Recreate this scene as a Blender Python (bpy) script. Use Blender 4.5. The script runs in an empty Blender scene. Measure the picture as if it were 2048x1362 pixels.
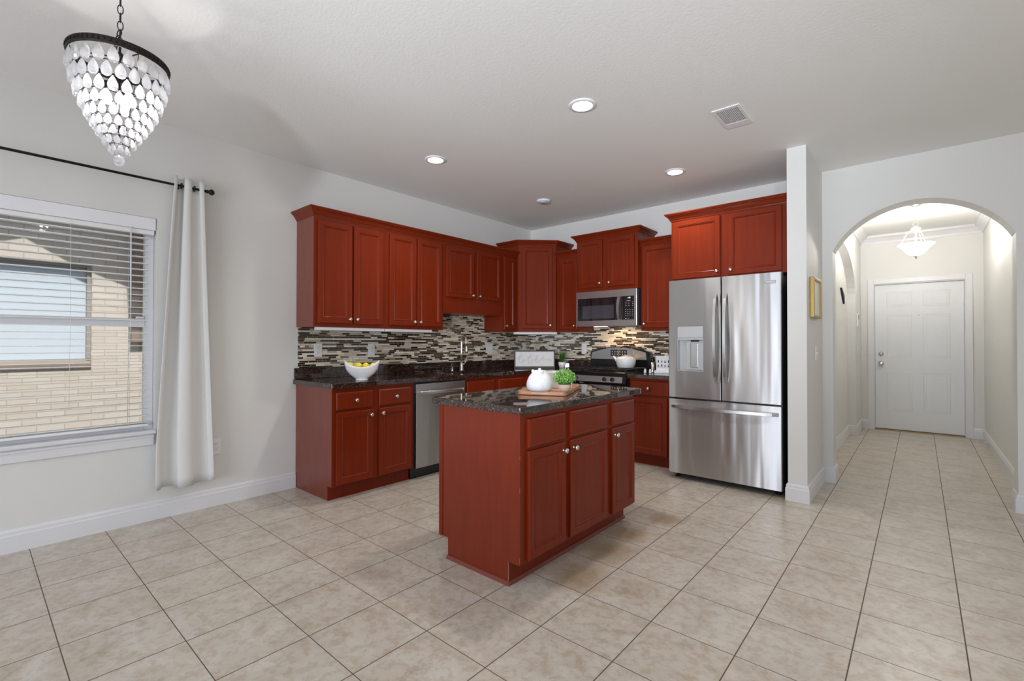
import bpy, bmesh, math, random
from mathutils import Vector, Matrix
PI = math.pi
random.seed(7)
SC = bpy.context.scene
C = SC.collection
# ------------------------------------------------------------------ camera
cam_d = bpy.data.cameras.new('camera'); cam = bpy.data.objects.new('camera', cam_d); C.objects.link(cam)
cam.location = (3.9845, -0.254, 1.2188)
YAW, PITCH, ROLL = 0.7132, 0.0096, 0.0015
cam.rotation_euler = (Matrix.Rotation(YAW, 3, 'Z') @ Matrix.Rotation(PI/2 + PITCH, 3, 'X') @ Matrix.Rotation(ROLL, 3, 'Z')).to_euler()
cam_d.sensor_width = 36; cam_d.lens = 943.83*36/2048
cam_d.shift_x = 0.9345/2048; cam_d.shift_y = -5.0578/2048
cam_d.clip_start = 0.05; cam_d.clip_end = 200
SC.camera = cam
# ------------------------------------------------------------------ world, sun, daylight
w = bpy.data.worlds.new('sky'); SC.world = w; w.use_nodes = True
nt = w.node_tree; bg = nt.nodes['Background']
sky = nt.nodes.new('ShaderNodeTexSky'); sky.sky_type = 'NISHITA'; sky.sun_disc = False
sky.sun_elevation = math.radians(50); sky.sun_rotation = math.radians(90); sky.dust_density = 2.0
nt.links.new(sky.outputs[0], bg.inputs[0]); bg.inputs[1].default_value = 0.13
def light(name, kind, loc, power, color=(1,1,1), **kw):
    d = bpy.data.lights.new(name, kind); d.energy = power; d.color = color
    o = bpy.data.objects.new(name, d); C.objects.link(o); o.location = loc
    for k, v in kw.items():
        if k == 'rot': o.rotation_euler = v
        else: setattr(d, k, v)
    return o
sun = light('sun', 'SUN', (5, 0, 9), 4.2, (1.0, 0.96, 0.9), angle=0.01)
sun.rotation_euler = Vector((math.cos(math.radians(50)), 0, math.sin(math.radians(50)))).to_track_quat('Z', 'Y').to_euler()
SC.view_settings.view_transform = 'Standard'; SC.view_settings.look = 'None'
SC.view_settings.gamma = 1; SC.view_settings.exposure = 0.10
SC.view_settings.use_curve_mapping = False
# daylight entering by the patio door and the windows of the family room behind the camera
DAY = (0.90, 0.965, 1.09)
light('daylight_patio_door', 'AREA', (2.7, -3.52, 1.15), 84, DAY, shape='RECTANGLE', size=2.6, size_y=2.0, rot=(PI/2, 0, 0))
light('daylight_side_window', 'AREA', (7.12, 0.6, 1.45), 8, DAY, shape='RECTANGLE', size=2.6, size_y=1.5, rot=(PI/2, 0, PI/2))

# photographer's flash bounced off the ceiling; second spot added to lift the right side
for (px, py, pz), (tx, ty), pw, sz in (((4.4, -2.6, 1.25), (2.0, 2.7), 760, 0.95), ((5.2, -2.6, 1.3), (4.9, 1.4), 190, 1.0)):
    fl = light('bounce_flash_fill', 'SPOT', (px, py, pz), pw, (0.91, 0.97, 1.06), spot_size=sz, spot_blend=1.0, shadow_soft_size=0.15)
    fl.rotation_euler = Vector((px-tx, py-ty, pz-2.735)).to_track_quat('Z', 'Y').to_euler()
light('right_side_fill', 'POINT', (5.9, 2.4, 2.2), 8, (1.0, 0.95, 0.88), shadow_soft_size=0.25)  # unseen fill light added to brighten the right ceiling and arch wall

# ------------------------------------------------------------------ helpers
def newmat(name):
    m = bpy.data.materials.new(name); m.use_nodes = True
    return m, m.node_tree, m.node_tree.nodes['Principled BSDF']
def mat(name, col, rough=0.5, metal=0.0, coat=0.0, spec=0.5, emit=None, es=0.0, **kw):
    m, t, b = newmat(name)
    b.inputs['Base Color'].default_value = (*col, 1); b.inputs['Roughness'].default_value = rough
    b.inputs['Metallic'].default_value = metal; b.inputs['Coat Weight'].default_value = coat
    b.inputs['Coat Roughness'].default_value = 0.08
    b.inputs['Specular IOR Level'].default_value = spec
    if emit: b.inputs['Emission Color'].default_value = (*emit, 1); b.inputs['Emission Strength'].default_value = es
    # faint procedural variation so no surface is perfectly even
    v = kw.get('var', 0.04); sc = kw.get('vscale', 12)
    if v:
        n = t.nodes.new('ShaderNodeTexNoise'); n.inputs['Scale'].default_value = sc; n.inputs['Detail'].default_value = 4
        co = t.nodes.new('ShaderNodeTexCoord'); t.links.new(co.outputs['Object'], n.inputs['Vector'])
        mr = t.nodes.new('ShaderNodeMapRange'); t.links.new(n.outputs['Fac'], mr.inputs[0])
        mr.inputs[3].default_value = 1-v; mr.inputs[4].default_value = 1+v
        mx = t.nodes.new('ShaderNodeVectorMath'); mx.operation = 'SCALE'; mx.inputs[0].default_value = col
        t.links.new(mr.outputs[0], mx.inputs[3]); t.links.new(mx.outputs[0], b.inputs['Base Color'])
    if kw.get('bump'):
        n = t.nodes.new('ShaderNodeTexNoise'); n.inputs['Scale'].default_value = kw.get('bscale', 60); n.inputs['Detail'].default_value = 3
        co = t.nodes.new('ShaderNodeTexCoord'); t.links.new(co.outputs['Object'], n.inputs['Vector'])
        bp = t.nodes.new('ShaderNodeBump'); bp.inputs['Strength'].default_value = kw['bump']; bp.inputs['Distance'].default_value = 0.01
        t.links.new(n.outputs['Fac'], bp.inputs['Height']); t.links.new(bp.outputs[0], b.inputs['Normal'])
    return m

class N:   # tiny node builder
    def __init__(s, t): s.t = t
    def val(s, x):
        return x
    def m(s, op, a, b=None, c=None):
        n = s.t.nodes.new('ShaderNodeMath'); n.operation = op
        for i, x in enumerate((a, b, c)):
            if x is None: continue
            if isinstance(x, (int, float)): n.inputs[i].default_value = x
            else: s.t.links.new(x, n.inputs[i])
        return n.outputs[0]
    def comb(s, x, y, z=0.0):
        n = s.t.nodes.new('ShaderNodeCombineXYZ')
        for i, v in enumerate((x, y, z)):
            if isinstance(v, (int, float)): n.inputs[i].default_value = v
            else: s.t.links.new(v, n.inputs[i])
        return n.outputs[0]
    def noise(s, vec, scale, detail=4, rough=0.5, dist=0.0):
        n = s.t.nodes.new('ShaderNodeTexNoise'); n.inputs['Scale'].default_value = scale
        n.inputs['Detail'].default_value = detail; n.inputs['Roughness'].default_value = rough
        n.inputs['Distortion'].default_value = dist
        s.t.links.new(vec, n.inputs['Vector']); return n.outputs['Fac']
    def white(s, vec):
        n = s.t.nodes.new('ShaderNodeTexWhiteNoise'); n.noise_dimensions = '3D'; s.t.links.new(vec, n.inputs['Vector']); return n.outputs['Value']
    def ramp(s, fac, stops, interp='LINEAR'):
        n = s.t.nodes.new('ShaderNodeValToRGB'); n.color_ramp.interpolation = interp
        e = n.color_ramp.elements
        while len(e) < len(stops): e.new(0.5)
        for i, (p, c) in enumerate(stops): e[i].position = p; e[i].color = (*c, 1)
        s.t.links.new(fac, n.inputs[0]); return n.outputs[0]
    def mix(s, f, a, b):
        n = s.t.nodes.new('ShaderNodeMix'); n.data_type = 'RGBA'
        for i, x in ((0, f), (6, a), (7, b)):
            if isinstance(x, (int, float)): n.inputs[i].default_value = x
            elif isinstance(x, tuple): n.inputs[i].default_value = (*x, 1)
            else: s.t.links.new(x, n.inputs[i])
        return n.outputs[2]
    def xyz(s):
        co = s.t.nodes.new('ShaderNodeTexCoord'); sp = s.t.nodes.new('ShaderNodeSeparateXYZ')
        s.t.links.new(co.outputs['Object'], sp.inputs[0]); return co.outputs['Object'], sp.outputs
    def bump(s, h, b, strength=0.3, dist=0.002):
        n = s.t.nodes.new('ShaderNodeBump'); n.inputs['Strength'].default_value = strength; n.inputs['Distance'].default_value = dist
        s.t.links.new(h, n.inputs['Height']); s.t.links.new(n.outputs[0], b.inputs['Normal'])

def wood_mat(name='cherry_wood', sp=0.20, coat=0.02):
    m, t, b = newmat(name); n = N(t); co, s = n.xyz()
    v = n.comb(n.m('MULTIPLY', s[0], 22), n.m('MULTIPLY', s[1], 22), n.m('MULTIPLY', s[2], 1.6))
    f = n.noise(v, 1.6, 6, 0.6, 0.4)
    t.links.new(n.ramp(f, [(0.2, (0.160, 0.0178, 0.0040)), (0.55, (0.188, 0.0215, 0.0052)), (0.85, (0.212, 0.0260, 0.0066))]), b.inputs['Base Color'])
    b.inputs['Roughness'].default_value = 0.26; b.inputs['Coat Weight'].default_value = coat; b.inputs['Coat Roughness'].default_value = 0.25
    b.inputs['Specular IOR Level'].default_value = sp
    return m
def granite_mat():
    m, t, b = newmat('brown_granite'); n = N(t); co, s = n.xyz()
    vo = t.nodes.new('ShaderNodeTexVoronoi'); vo.inputs['Scale'].default_value = 230; t.links.new(co, vo.inputs['Vector'])
    r = n.white(vo.outputs['Color'])
    f = n.noise(co, 16, 5, 0.7)
    c1 = n.ramp(r, [(0.0, (0.008, 0.006, 0.006)), (0.34, (0.035, 0.015, 0.010)), (0.60, (0.075, 0.034, 0.022)), (0.84, (0.15, 0.11, 0.085)), (0.95, (0.12, 0.12, 0.14))], 'CONSTANT')
    c2 = n.mix(n.ramp(f, [(0.36, (0.25, 0.25, 0.25)), (0.54, (1, 1, 1))]), (0.012, 0.008, 0.007), c1)
    t.links.new(c2, b.inputs['Base Color']); b.inputs['Roughness'].default_value = 0.03
    b.inputs['Specular IOR Level'].default_value = 0.8
    return m
def mosaic_mat():
    m, t, b = newmat('glass_mosaic'); n = N(t); co, s = n.xyz()
    u = n.m('ADD', s[0], s[1]); H = 0.0163
    vz = n.m('DIVIDE', s[2], H); row = n.m('FLOOR', vz); fz = n.m('FRACT', vz)
    rn = n.white(n.comb(row, 3.1, 0.0)); L = n.m('ADD', n.m('MULTIPLY', n.white(n.comb(row, 9.7, 2.0)), 0.03), 0.085)
    uu = n.m('ADD', n.m('DIVIDE', u, L), n.m('MULTIPLY', rn, 7.0))
    uu = n.m('ADD', uu, n.m('MULTIPLY', n.m('SINE', n.m('MULTIPLY', uu, 2.3)), 0.22))
    col = n.m('FLOOR', uu); fu = n.m('FRACT', uu)
    tone = n.white(n.comb(row, col, 5.0))
    sp = n.m('GREATER_THAN', n.white(n.comb(row, col, 11.0)), 0.55)     # some strips are two short tiles
    half = n.m('FLOOR', n.m('MULTIPLY', n.m('MULTIPLY', fu, 2), sp))
    tone2 = n.m('FRACT', n.m('ADD', tone, n.m('MULTIPLY', half, 0.04)))
    c = n.ramp(tone2, [(0.0, (0.016, 0.008, 0.005)), (0.16, (0.030, 0.015, 0.009)), (0.27, (0.060, 0.038, 0.022)), (0.36, (0.68, 0.59, 0.47)), (0.52, (0.76, 0.69, 0.57)), (0.68, (0.52, 0.46, 0.37)), (0.76, (0.92, 0.86, 0.74)), (0.93, (0.20, 0.15, 0.09))], 'CONSTANT')
    def edge(f, wd): return n.m('ADD', n.m('LESS_THAN', f, wd), n.m('GREATER_THAN', f, 1-wd))
    gl = n.m('ADD', edge(fz, 0.07), n.m('LESS_THAN', fu, 0.022))
    gl = n.m('ADD', gl, n.m('MULTIPLY', sp, n.m('LESS_THAN', n.m('ABSOLUTE', n.m('SUBTRACT', fu, 0.5)), 0.012)))
    gl = n.m('MINIMUM', gl, 1.0)
    t.links.new(n.mix(gl, c, (0.42, 0.37, 0.29)), b.inputs['Base Color'])
    t.links.new(n.m('ADD', n.m('MULTIPLY', gl, 0.5), 0.16), b.inputs['Roughness'])
    n.bump(n.m('SUBTRACT', 1.0, gl), b, 0.5, 0.001)
    return m
def floor_mat():
    m, t, b = newmat('travertine_tile'); n = N(t); co, s = n.xyz(); T = 0.343
    a = n.m('DIVIDE', n.m('ADD', s[0], 10*T - 0.0024), T); c = n.m('DIVIDE', n.m('ADD', s[1], 20*T), T)
    fa, fc = n.m('FRACT', a), n.m('FRACT', c); W = 0.0068
    def edge(f, q): return n.m('ADD', n.m('LESS_THAN', f, q), n.m('GREATER_THAN', f, 1-q))
    g = n.m('MINIMUM', n.m('ADD', edge(fa, W), edge(fc, W*0.8)), 1.0)
    idv = n.white(n.comb(n.m('FLOOR', a), n.m('FLOOR', c), 1.0))
    off = n.comb(n.m('ADD', s[0], n.m('MULTIPLY', idv, 31)), n.m('ADD', s[1], n.m('MULTIPLY', idv, 17)), idv)
    f1 = n.noise(off, 5.5, 8, 0.68, 0.7); f2 = n.noise(off, 26, 6, 0.7, 0.3)
    base = n.ramp(f1, [(0.28, (0.44, 0.37, 0.30)), (0.45, (0.545, 0.49, 0.42)), (0.62, (0.60, 0.56, 0.50)), (0.8, (0.65, 0.62, 0.57))])
    vein = n.ramp(f2, [(0.40, (0.78, 0.69, 0.58)), (0.53, (1, 1, 1))])
    mm = t.nodes.new('ShaderNodeMix'); mm.data_type = 'RGBA'; mm.blend_type = 'MULTIPLY'; mm.inputs[0].default_value = 0.65
    t.links.new(base, mm.inputs[6]); t.links.new(vein, mm.inputs[7]); colr = mm.outputs[2]
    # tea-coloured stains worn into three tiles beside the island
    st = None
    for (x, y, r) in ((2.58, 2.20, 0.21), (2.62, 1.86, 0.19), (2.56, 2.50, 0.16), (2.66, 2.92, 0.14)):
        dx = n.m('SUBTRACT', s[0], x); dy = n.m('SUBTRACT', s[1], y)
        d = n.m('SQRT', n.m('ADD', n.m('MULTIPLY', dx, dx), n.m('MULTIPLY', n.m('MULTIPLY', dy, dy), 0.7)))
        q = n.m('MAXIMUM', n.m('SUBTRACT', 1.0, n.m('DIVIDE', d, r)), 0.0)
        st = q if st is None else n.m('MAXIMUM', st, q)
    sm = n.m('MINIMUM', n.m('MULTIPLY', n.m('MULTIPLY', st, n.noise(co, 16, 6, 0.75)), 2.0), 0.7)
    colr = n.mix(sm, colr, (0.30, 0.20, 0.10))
    t.links.new(n.mix(g, colr, (0.115, 0.085, 0.06)), b.inputs['Base Color'])
    t.links.new(n.m('ADD', n.m('MULTIPLY', g, 0.5), n.m('ADD', 0.24, n.m('MULTIPLY', f2, 0.12))), b.inputs['Roughness'])
    n.bump(n.m('SUBTRACT', n.m('MULTIPLY', f2, 0.15), g), b, 0.35, 0.002)
    return m
def steel_mat(name, wave=0.0, rough=0.27, col=(0.58, 0.58, 0.585), horiz=False, brush=0.08):
    m, t, b = newmat(name); n = N(t); co, s = n.xyz()
    v = n.comb(n.m('MULTIPLY', s[0], 2), n.m('MULTIPLY', s[1], 2), n.m('MULTIPLY', s[2], 260)) if horiz else n.comb(n.m('MULTIPLY', s[0], 260), n.m('MULTIPLY', s[1], 260), n.m('MULTIPLY', s[2], 2))
    f = n.noise(v, 1.0, 2)
    b.inputs['Base Color'].default_value = (*col, 1); b.inputs['Metallic'].default_value = 1.0
    t.links.new(n.m('ADD', rough-brush/2, n.m('MULTIPLY', f, brush)), b.inputs['Roughness'])
    if wave:
        tg = t.nodes.new('ShaderNodeTangent'); tg.direction_type = 'RADIAL'; tg.axis = 'Z'; t.links.new(tg.outputs[0], b.inputs['Tangent'])
        b.inputs['Anisotropic'].default_value = 0.97; b.inputs['Anisotropic Rotation'].default_value = 0.25
        v2 = n.comb(n.m('MULTIPLY', s[0], 10), n.m('MULTIPLY', s[1], 10), n.m('MULTIPLY', s[2], 0.9))
        n.bump(n.noise(v2, 1.0, 1), b, wave, 0.02)
    return m
def brick_mat():
    m, t, b = newmat('cream_brick'); n = N(t); co, s = n.xyz()
    bt = t.nodes.new('ShaderNodeTexBrick')
    t.links.new(n.comb(s[1], s[2], 0.0), bt.inputs['Vector'])
    bt.inputs['Color1'].default_value = (0.53, 0.49, 0.43, 1); bt.inputs['Color2'].default_value = (0.60, 0.56, 0.50, 1)
    bt.inputs['Mortar'].default_value = (0.44, 0.38, 0.32, 1); bt.inputs['Scale'].default_value = 1.0
    bt.inputs['Brick Width'].default_value = 0.20; bt.inputs['Row Height'].default_value = 0.067; bt.inputs['Mortar Size'].default_value = 0.005
    f = n.noise(co, 34, 4, 0.8)
    t.links.new(n.mix(n.ramp(f, [(0.27, (1, 1, 1)), (0.34, (0, 0, 0))]), bt.outputs['Color'], (0.25, 0.15, 0.10)), b.inputs['Base Color'])
    b.inputs['Roughness'].default_value = 0.9; n.bump(bt.outputs['Fac'], b, -0.6, 0.006)
    return m

M = {}
M['wall'] = mat('wall_paint', (0.755, 0.75, 0.725), 0.6, var=0.012, vscale=3, bump=0.04, bscale=140)
M['ceil'] = mat('ceiling_paint', (0.88, 0.875, 0.85), 0.85, var=0.012, vscale=4, bump=0.09, bscale=60)
M['trim'] = mat('white_trim_paint', (0.77, 0.77, 0.785), 0.35, var=0.01)
M['door'] = mat('white_door_paint', (0.80, 0.815, 0.835), 0.4, var=0.01)
M['floor'] = floor_mat(); M['wood'] = wood_mat(); M['granite'] = granite_mat(); M['mosaic'] = mosaic_mat()
M['wood_end'] = wood_mat('cherry_veneer_panel', 0.35, 0.12)
M['wood_side'] = wood_mat('cherry_veneer_end', 0.5, 0.45)
M['wood_in'] = mat('dark_cabinet_interior', (0.05, 0.012, 0.007), 0.6)
M['steel'] = steel_mat('brushed_steel_door', 0.30, 0.32, (0.58, 0.58, 0.59), False, 0.015)
M['steel_flat'] = steel_mat('brushed_steel', 0.0, 0.3, (0.55, 0.55, 0.54), True)
M['steel_dw'] = steel_mat('dishwasher_steel', 0.1, 0.34, (0.46, 0.46, 0.44))
M['chrome'] = mat('chrome', (0.75, 0.75, 0.76), 0.12, 1.0, var=0)
M['nickel'] = mat('satin_nickel', (0.72, 0.70, 0.66), 0.28, 1.0, var=0)
M['grey_plastic'] = mat('grey_plastic', (0.48, 0.49, 0.49), 0.4, 0.2)
M['dark_side'] = mat('black_appliance_side', (0.018, 0.018, 0.017), 0.45)
M['black'] = mat('black_enamel', (0.008, 0.008, 0.009), 0.18)
M['black_iron'] = mat('cast_iron', (0.012, 0.012, 0.012), 0.45)
M['black_glass'] = mat('black_glass', (0.010, 0.010, 0.012), 0.04, spec=0.8, var=0)
M['window_screen'] = mat('microwave_window', (0.05, 0.053, 0.062), 0.08, spec=0.9, var=0)
M['bronze'] = mat('dark_bronze', (0.025, 0.02, 0.018), 0.42, 0.7, bump=0.3, bscale=200)
M['rod'] = mat('black_metal', (0.02, 0.017, 0.015), 0.4, 0.6)
M['curtain'] = mat('pale_grey_cloth', (0.78, 0.78, 0.77), 0.9, var=0.02, vscale=300, bump=0.1, bscale=500)
M['ceramic'] = mat('white_ceramic', (0.86, 0.86, 0.88), 0.16, var=0.01, coat=0.4)
M['matte_white'] = mat('matt_white_enamel', (0.82, 0.82, 0.83), 0.35, var=0.01)
M['lemon'] = mat('lemon_skin', (0.86, 0.68, 0.02), 0.42, var=0.06, vscale=25, bump=0.2, bscale=120)
M['leaf'] = mat('green_leaf', (0.22, 0.46, 0.08), 0.5, var=0.45, vscale=45)
M['grass'] = mat('dark_green_blade', (0.05, 0.15, 0.02), 0.5, var=0.4, vscale=60)
M['soil'] = mat('soil', (0.05, 0.035, 0.02), 0.9)
M['pot_pink'] = mat('blush_terracotta', (0.62, 0.43, 0.34), 0.7)
M['board'] = mat('acacia_board', (0.48, 0.21, 0.095), 0.45, var=0.45, vscale=9, coat=0.2)
M['grey_wood'] = mat('weathered_grey_wood', (0.10, 0.095, 0.085), 0.7, var=0.25, vscale=20)
M['sign_white'] = mat('sign_panel', (0.80, 0.80, 0.82), 0.6, var=0.02)
M['ink'] = mat('black_ink', (0.015, 0.015, 0.018), 0.6, var=0)
M['gold'] = mat('gilded_wood', (0.40, 0.28, 0.09), 0.38, 0.6, var=0.15, vscale=40)
M['gold_wire'] = mat('brass_wire', (0.72, 0.52, 0.26), 0.25, 0.9)
M['paper'] = mat('picture_paper', (0.78, 0.77, 0.73), 0.6, var=0.02)
M['plate'] = mat('white_plastic', (0.84, 0.84, 0.86), 0.35, var=0)
M['plate_hole'] = mat('outlet_slots', (0.12, 0.12, 0.12), 0.6, var=0)
M['vinyl'] = mat('white_vinyl', (0.86, 0.87, 0.91), 0.35, var=0)
M['slat'] = mat('white_blind_slat', (0.88, 0.88, 0.88), 0.4, var=0)
M['shade'] = mat('pale_shade', (0.50, 0.59, 0.68), 0.8, var=0.01)
M['brick'] = brick_mat()
M['shaded_brick'] = mat('shaded_brick', (0.22, 0.17, 0.14), 0.9, var=0.2, vscale=30)  # darkened brick, shade put into the colour
M['fascia'] = mat('eave_board', (0.55, 0.52, 0.47), 0.8)
M['grass_out'] = mat('lawn', (0.11, 0.17, 0.05), 0.95, var=0.4)
M['lamp_on'] = mat('lit_lamp', (1, 1, 1), 0.5, emit=(1.0, 0.98, 0.96), es=14, var=0)
M['bulb'] = mat('lit_bulb', (1, 1, 1), 0.5, emit=(1.0, 0.97, 0.94), es=10, var=0)
M['bowl_glass'] = mat('lit_frosted_glass', (0.95, 0.95, 0.95), 0.4, emit=(1.0, 0.98, 0.97), es=1.6, var=0)
M['lcd'] = mat('display_digits', (0.7, 0.8, 0.85), 0.5, emit=(0.75, 0.85, 0.9), es=1.2, var=0)
M['print'] = mat('panel_print', (0.55, 0.56, 0.58), 0.5, var=0)
M['strip'] = mat('undercabinet_fixture', (0.80, 0.79, 0.82), 0.4, var=0)
def crystal_mat():
    m = bpy.data.materials.new('crystal'); m.use_nodes = True; t = m.node_tree; t.nodes.clear()
    o = t.nodes.new('ShaderNodeOutputMaterial'); g = t.nodes.new('ShaderNodeBsdfGlass'); g.inputs['IOR'].default_value = 1.45; g.inputs['Roughness'].default_value = 0.02
    tr = t.nodes.new('ShaderNodeBsdfTranslucent'); tr.inputs[0].default_value = (0.95, 0.96, 1, 1)
    mx = t.nodes.new('ShaderNodeMixShader'); mx.inputs[0].default_value = 0.36
    t.links.new(g.outputs[0], mx.inputs[1]); t.links.new(tr.outputs[0], mx.inputs[2]); t.links.new(mx.outputs[0], o.inputs[0]); return m
def pane_mat():
    m = bpy.data.materials.new('window_glass'); m.use_nodes = True; t = m.node_tree; t.nodes.clear()
    o = t.nodes.new('ShaderNodeOutputMaterial'); g = t.nodes.new('ShaderNodeBsdfGlossy'); g.inputs['Roughness'].default_value = 0.01
    tr = t.nodes.new('ShaderNodeBsdfTransparent'); fr = t.nodes.new('ShaderNodeFresnel'); fr.inputs['IOR'].default_value = 1.45
    mx = t.nodes.new('ShaderNodeMixShader'); t.links.new(fr.outputs[0], mx.inputs[0])
    t.links.new(tr.outputs[0], mx.inputs[1]); t.links.new(g.outputs[0], mx.inputs[2]); t.links.new(mx.outputs[0], o.inputs[0]); return m
M['crystal'] = crystal_mat(); M['pane'] = pane_mat()

class MB:
    """collects shapes into one mesh"""
    def __init__(s): s.bm = bmesh.new()
    def box(s, x0, x1, y0, y1, z0, z1, bev=0.0, seg=2, only=None):
        b2 = bmesh.new()
        r = bmesh.ops.create_cube(b2, size=1.0)
        for v in b2.verts:
            v.co = Vector((x0 + (v.co.x+.5)*(x1-x0), y0 + (v.co.y+.5)*(y1-y0), z0 + (v.co.z+.5)*(z1-z0)))
        if bev:
            bmesh.ops.bevel(b2, geom=b2.edges[:] , offset=bev, segments=seg, affect='EDGES', profile=0.5)
        s.merge(b2); return s
    def merge(s, b2, mtx=None):
        if mtx is not None: bmesh.ops.transform(b2, matrix=mtx, verts=b2.verts)
        me = bpy.data.meshes.new('tmp'); b2.to_mesh(me); b2.free(); s.bm.from_mesh(me); bpy.data.meshes.remove(me); return s
    def prism(s, pts, axis, a0, a1, bev=0.0):
        """polygon extruded along an axis; pts are the other two coordinates in xyz order"""
        b2 = bmesh.new()
        def mk(p, a):
            return {'x': (a, p[0], p[1]), 'y': (p[0], a, p[1]), 'z': (p[0], p[1], a)}[axis]
        A = [b2.verts.new(mk(p, a0)) for p in pts]; B = [b2.verts.new(mk(p, a1)) for p in pts]
        n = len(pts)
        f1 = b2.faces.new(A); f2 = b2.faces.new(B[::-1])
        for i in range(n): b2.faces.new((A[i], B[i], B[(i+1) % n], A[(i+1) % n]))
        bmesh.ops.recalc_face_normals(b2, faces=b2.faces[:])
        if bev: bmesh.ops.bevel(b2, geom=b2.edges[:], offset=bev, segments=2, affect='EDGES', profile=0.5)
        if n > 4: bmesh.ops.triangulate(b2, faces=[f for f in b2.faces if len(f.verts) > 4])
        s.merge(b2); return s
    def lathe(s, prof, seg=32, center=(0, 0, 0), axis='z', sx=1.0, sy=1.0, smooth=True):
        b2 = bmesh.new(); rings = []
        for r, z in prof:
            if r < 1e-6: rings.append([b2.verts.new((0, 0, z))])
            else: rings.append([b2.verts.new((r*math.cos(2*PI*i/seg)*sx, r*math.sin(2*PI*i/seg)*sy, z)) for i in range(seg)])
        for a, b in zip(rings, rings[1:]):
            for i in range(seg):
                j = (i+1) % seg
                if len(a) == 1 and len(b) == 1: continue
                if len(a) == 1: f = b2.faces.new((a[0], b[j], b[i]))
                elif len(b) == 1: f = b2.faces.new((a[i], a[j], b[0]))
                else: f = b2.faces.new((a[i], a[j], b[j], b[i]))
                f.smooth = smooth
        bmesh.ops.recalc_face_normals(b2, faces=b2.faces[:])
        mt = Matrix.Translation(center)
        if axis == 'y': mt = mt @ Matrix.Rotation(PI/2, 4, 'X')      # local z -> -y
        if axis == 'x': mt = mt @ Matrix.Rotation(PI/2, 4, 'Y')      # local z -> +x
        s.merge(b2, mt); return s
    def tube(s, pts, r, seg=10, closed=False, caps=True, ry=None):
        b2 = bmesh.new(); P = [Vector(p) for p in pts]; n = len(P); rings = []
        up = None
        for i in range(n):
            if closed: tg = (P[(i+1) % n] - P[i-1]).normalized()
            else: tg = (P[min(i+1, n-1)] - P[max(i-1, 0)]).normalized()
            if up is None:
                up = Vector((0, 0, 1)) if abs(tg.z) < 0.9 else Vector((1, 0, 0))
            sd = tg.cross(up); 
            if sd.length < 1e-6: sd = tg.cross(Vector((0, 1, 0)))
            sd.normalize(); up2 = sd.cross(tg).normalized(); up = up2
            rr = r[i] if isinstance(r, (list, tuple)) else r
            r2 = ry if ry else rr
            rings.append([b2.verts.new(P[i] + sd*rr*math.cos(2*PI*k/seg) + up2*r2*math.sin(2*PI*k/seg)) for k in range(seg)])
        m = n if closed else n-1
        for i in range(m):
            a, b = rings[i], rings[(i+1) % n]
            for k in range(seg):
                f = b2.faces.new((a[k], a[(k+1) % seg], b[(k+1) % seg], b[k])); f.smooth = True
        if not closed and caps: b2.faces.new(rings[0][::-1]); b2.faces.new(rings[-1])
        bmesh.ops.recalc_face_normals(b2, faces=b2.faces[:])
        s.merge(b2); return s
    def sweep(s, path, prof, closed=False):
        """mitred moulding: path of (x,y), profile of (out,z); outward is to the right of travel"""
        b2 = bmesh.new(); P = [Vector(p) for p in path]; n = len(P); rows = []
        for i in range(n):
            d0 = (P[i]-P[i-1]).normalized() if i else (P[1]-P[0]).normalized()
            d1 = (P[i+1]-P[i]).normalized() if i < n-1 else d0
            n0 = Vector((d0.y, -d0.x)); n1 = Vector((d1.y, -d1.x)); mt = (n0+n1).normalized(); k = 1/max(mt.dot(n0), 0.2)
            rows.append([b2.verts.new((P[i].x + mt.x*o*k, P[i].y + mt.y*o*k, z)) for o, z in prof])
        m = len(prof)
        for i in range(n-1):
            for k in range(m): b2.faces.new((rows[i][k], rows[i][(k+1) % m], rows[i+1][(k+1) % m], rows[i+1][k]))
        b2.faces.new(rows[0]); b2.faces.new(rows[-1][::-1])
        bmesh.ops.recalc_face_normals(b2, faces=b2.faces[:])
        bmesh.ops.triangulate(b2, faces=[f for f in b2.faces if len(f.verts) > 4])
        s.merge(b2); return s
    def build(s, name, m, parent=None, loc=None, rot=None, smooth=False):
        me = bpy.data.meshes.new(name); s.bm.to_mesh(me); s.bm.free()
        if smooth:
            for p in me.polygons: p.use_smooth = True
        me.materials.append(m if not isinstance(m, str) else M[m])
        o = bpy.data.objects.new(name, me); C.objects.link(o)
        if parent is not None: o.parent = parent
        if loc is not None: o.location = loc
        if rot is not None: o.rotation_euler = rot
        return o

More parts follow.
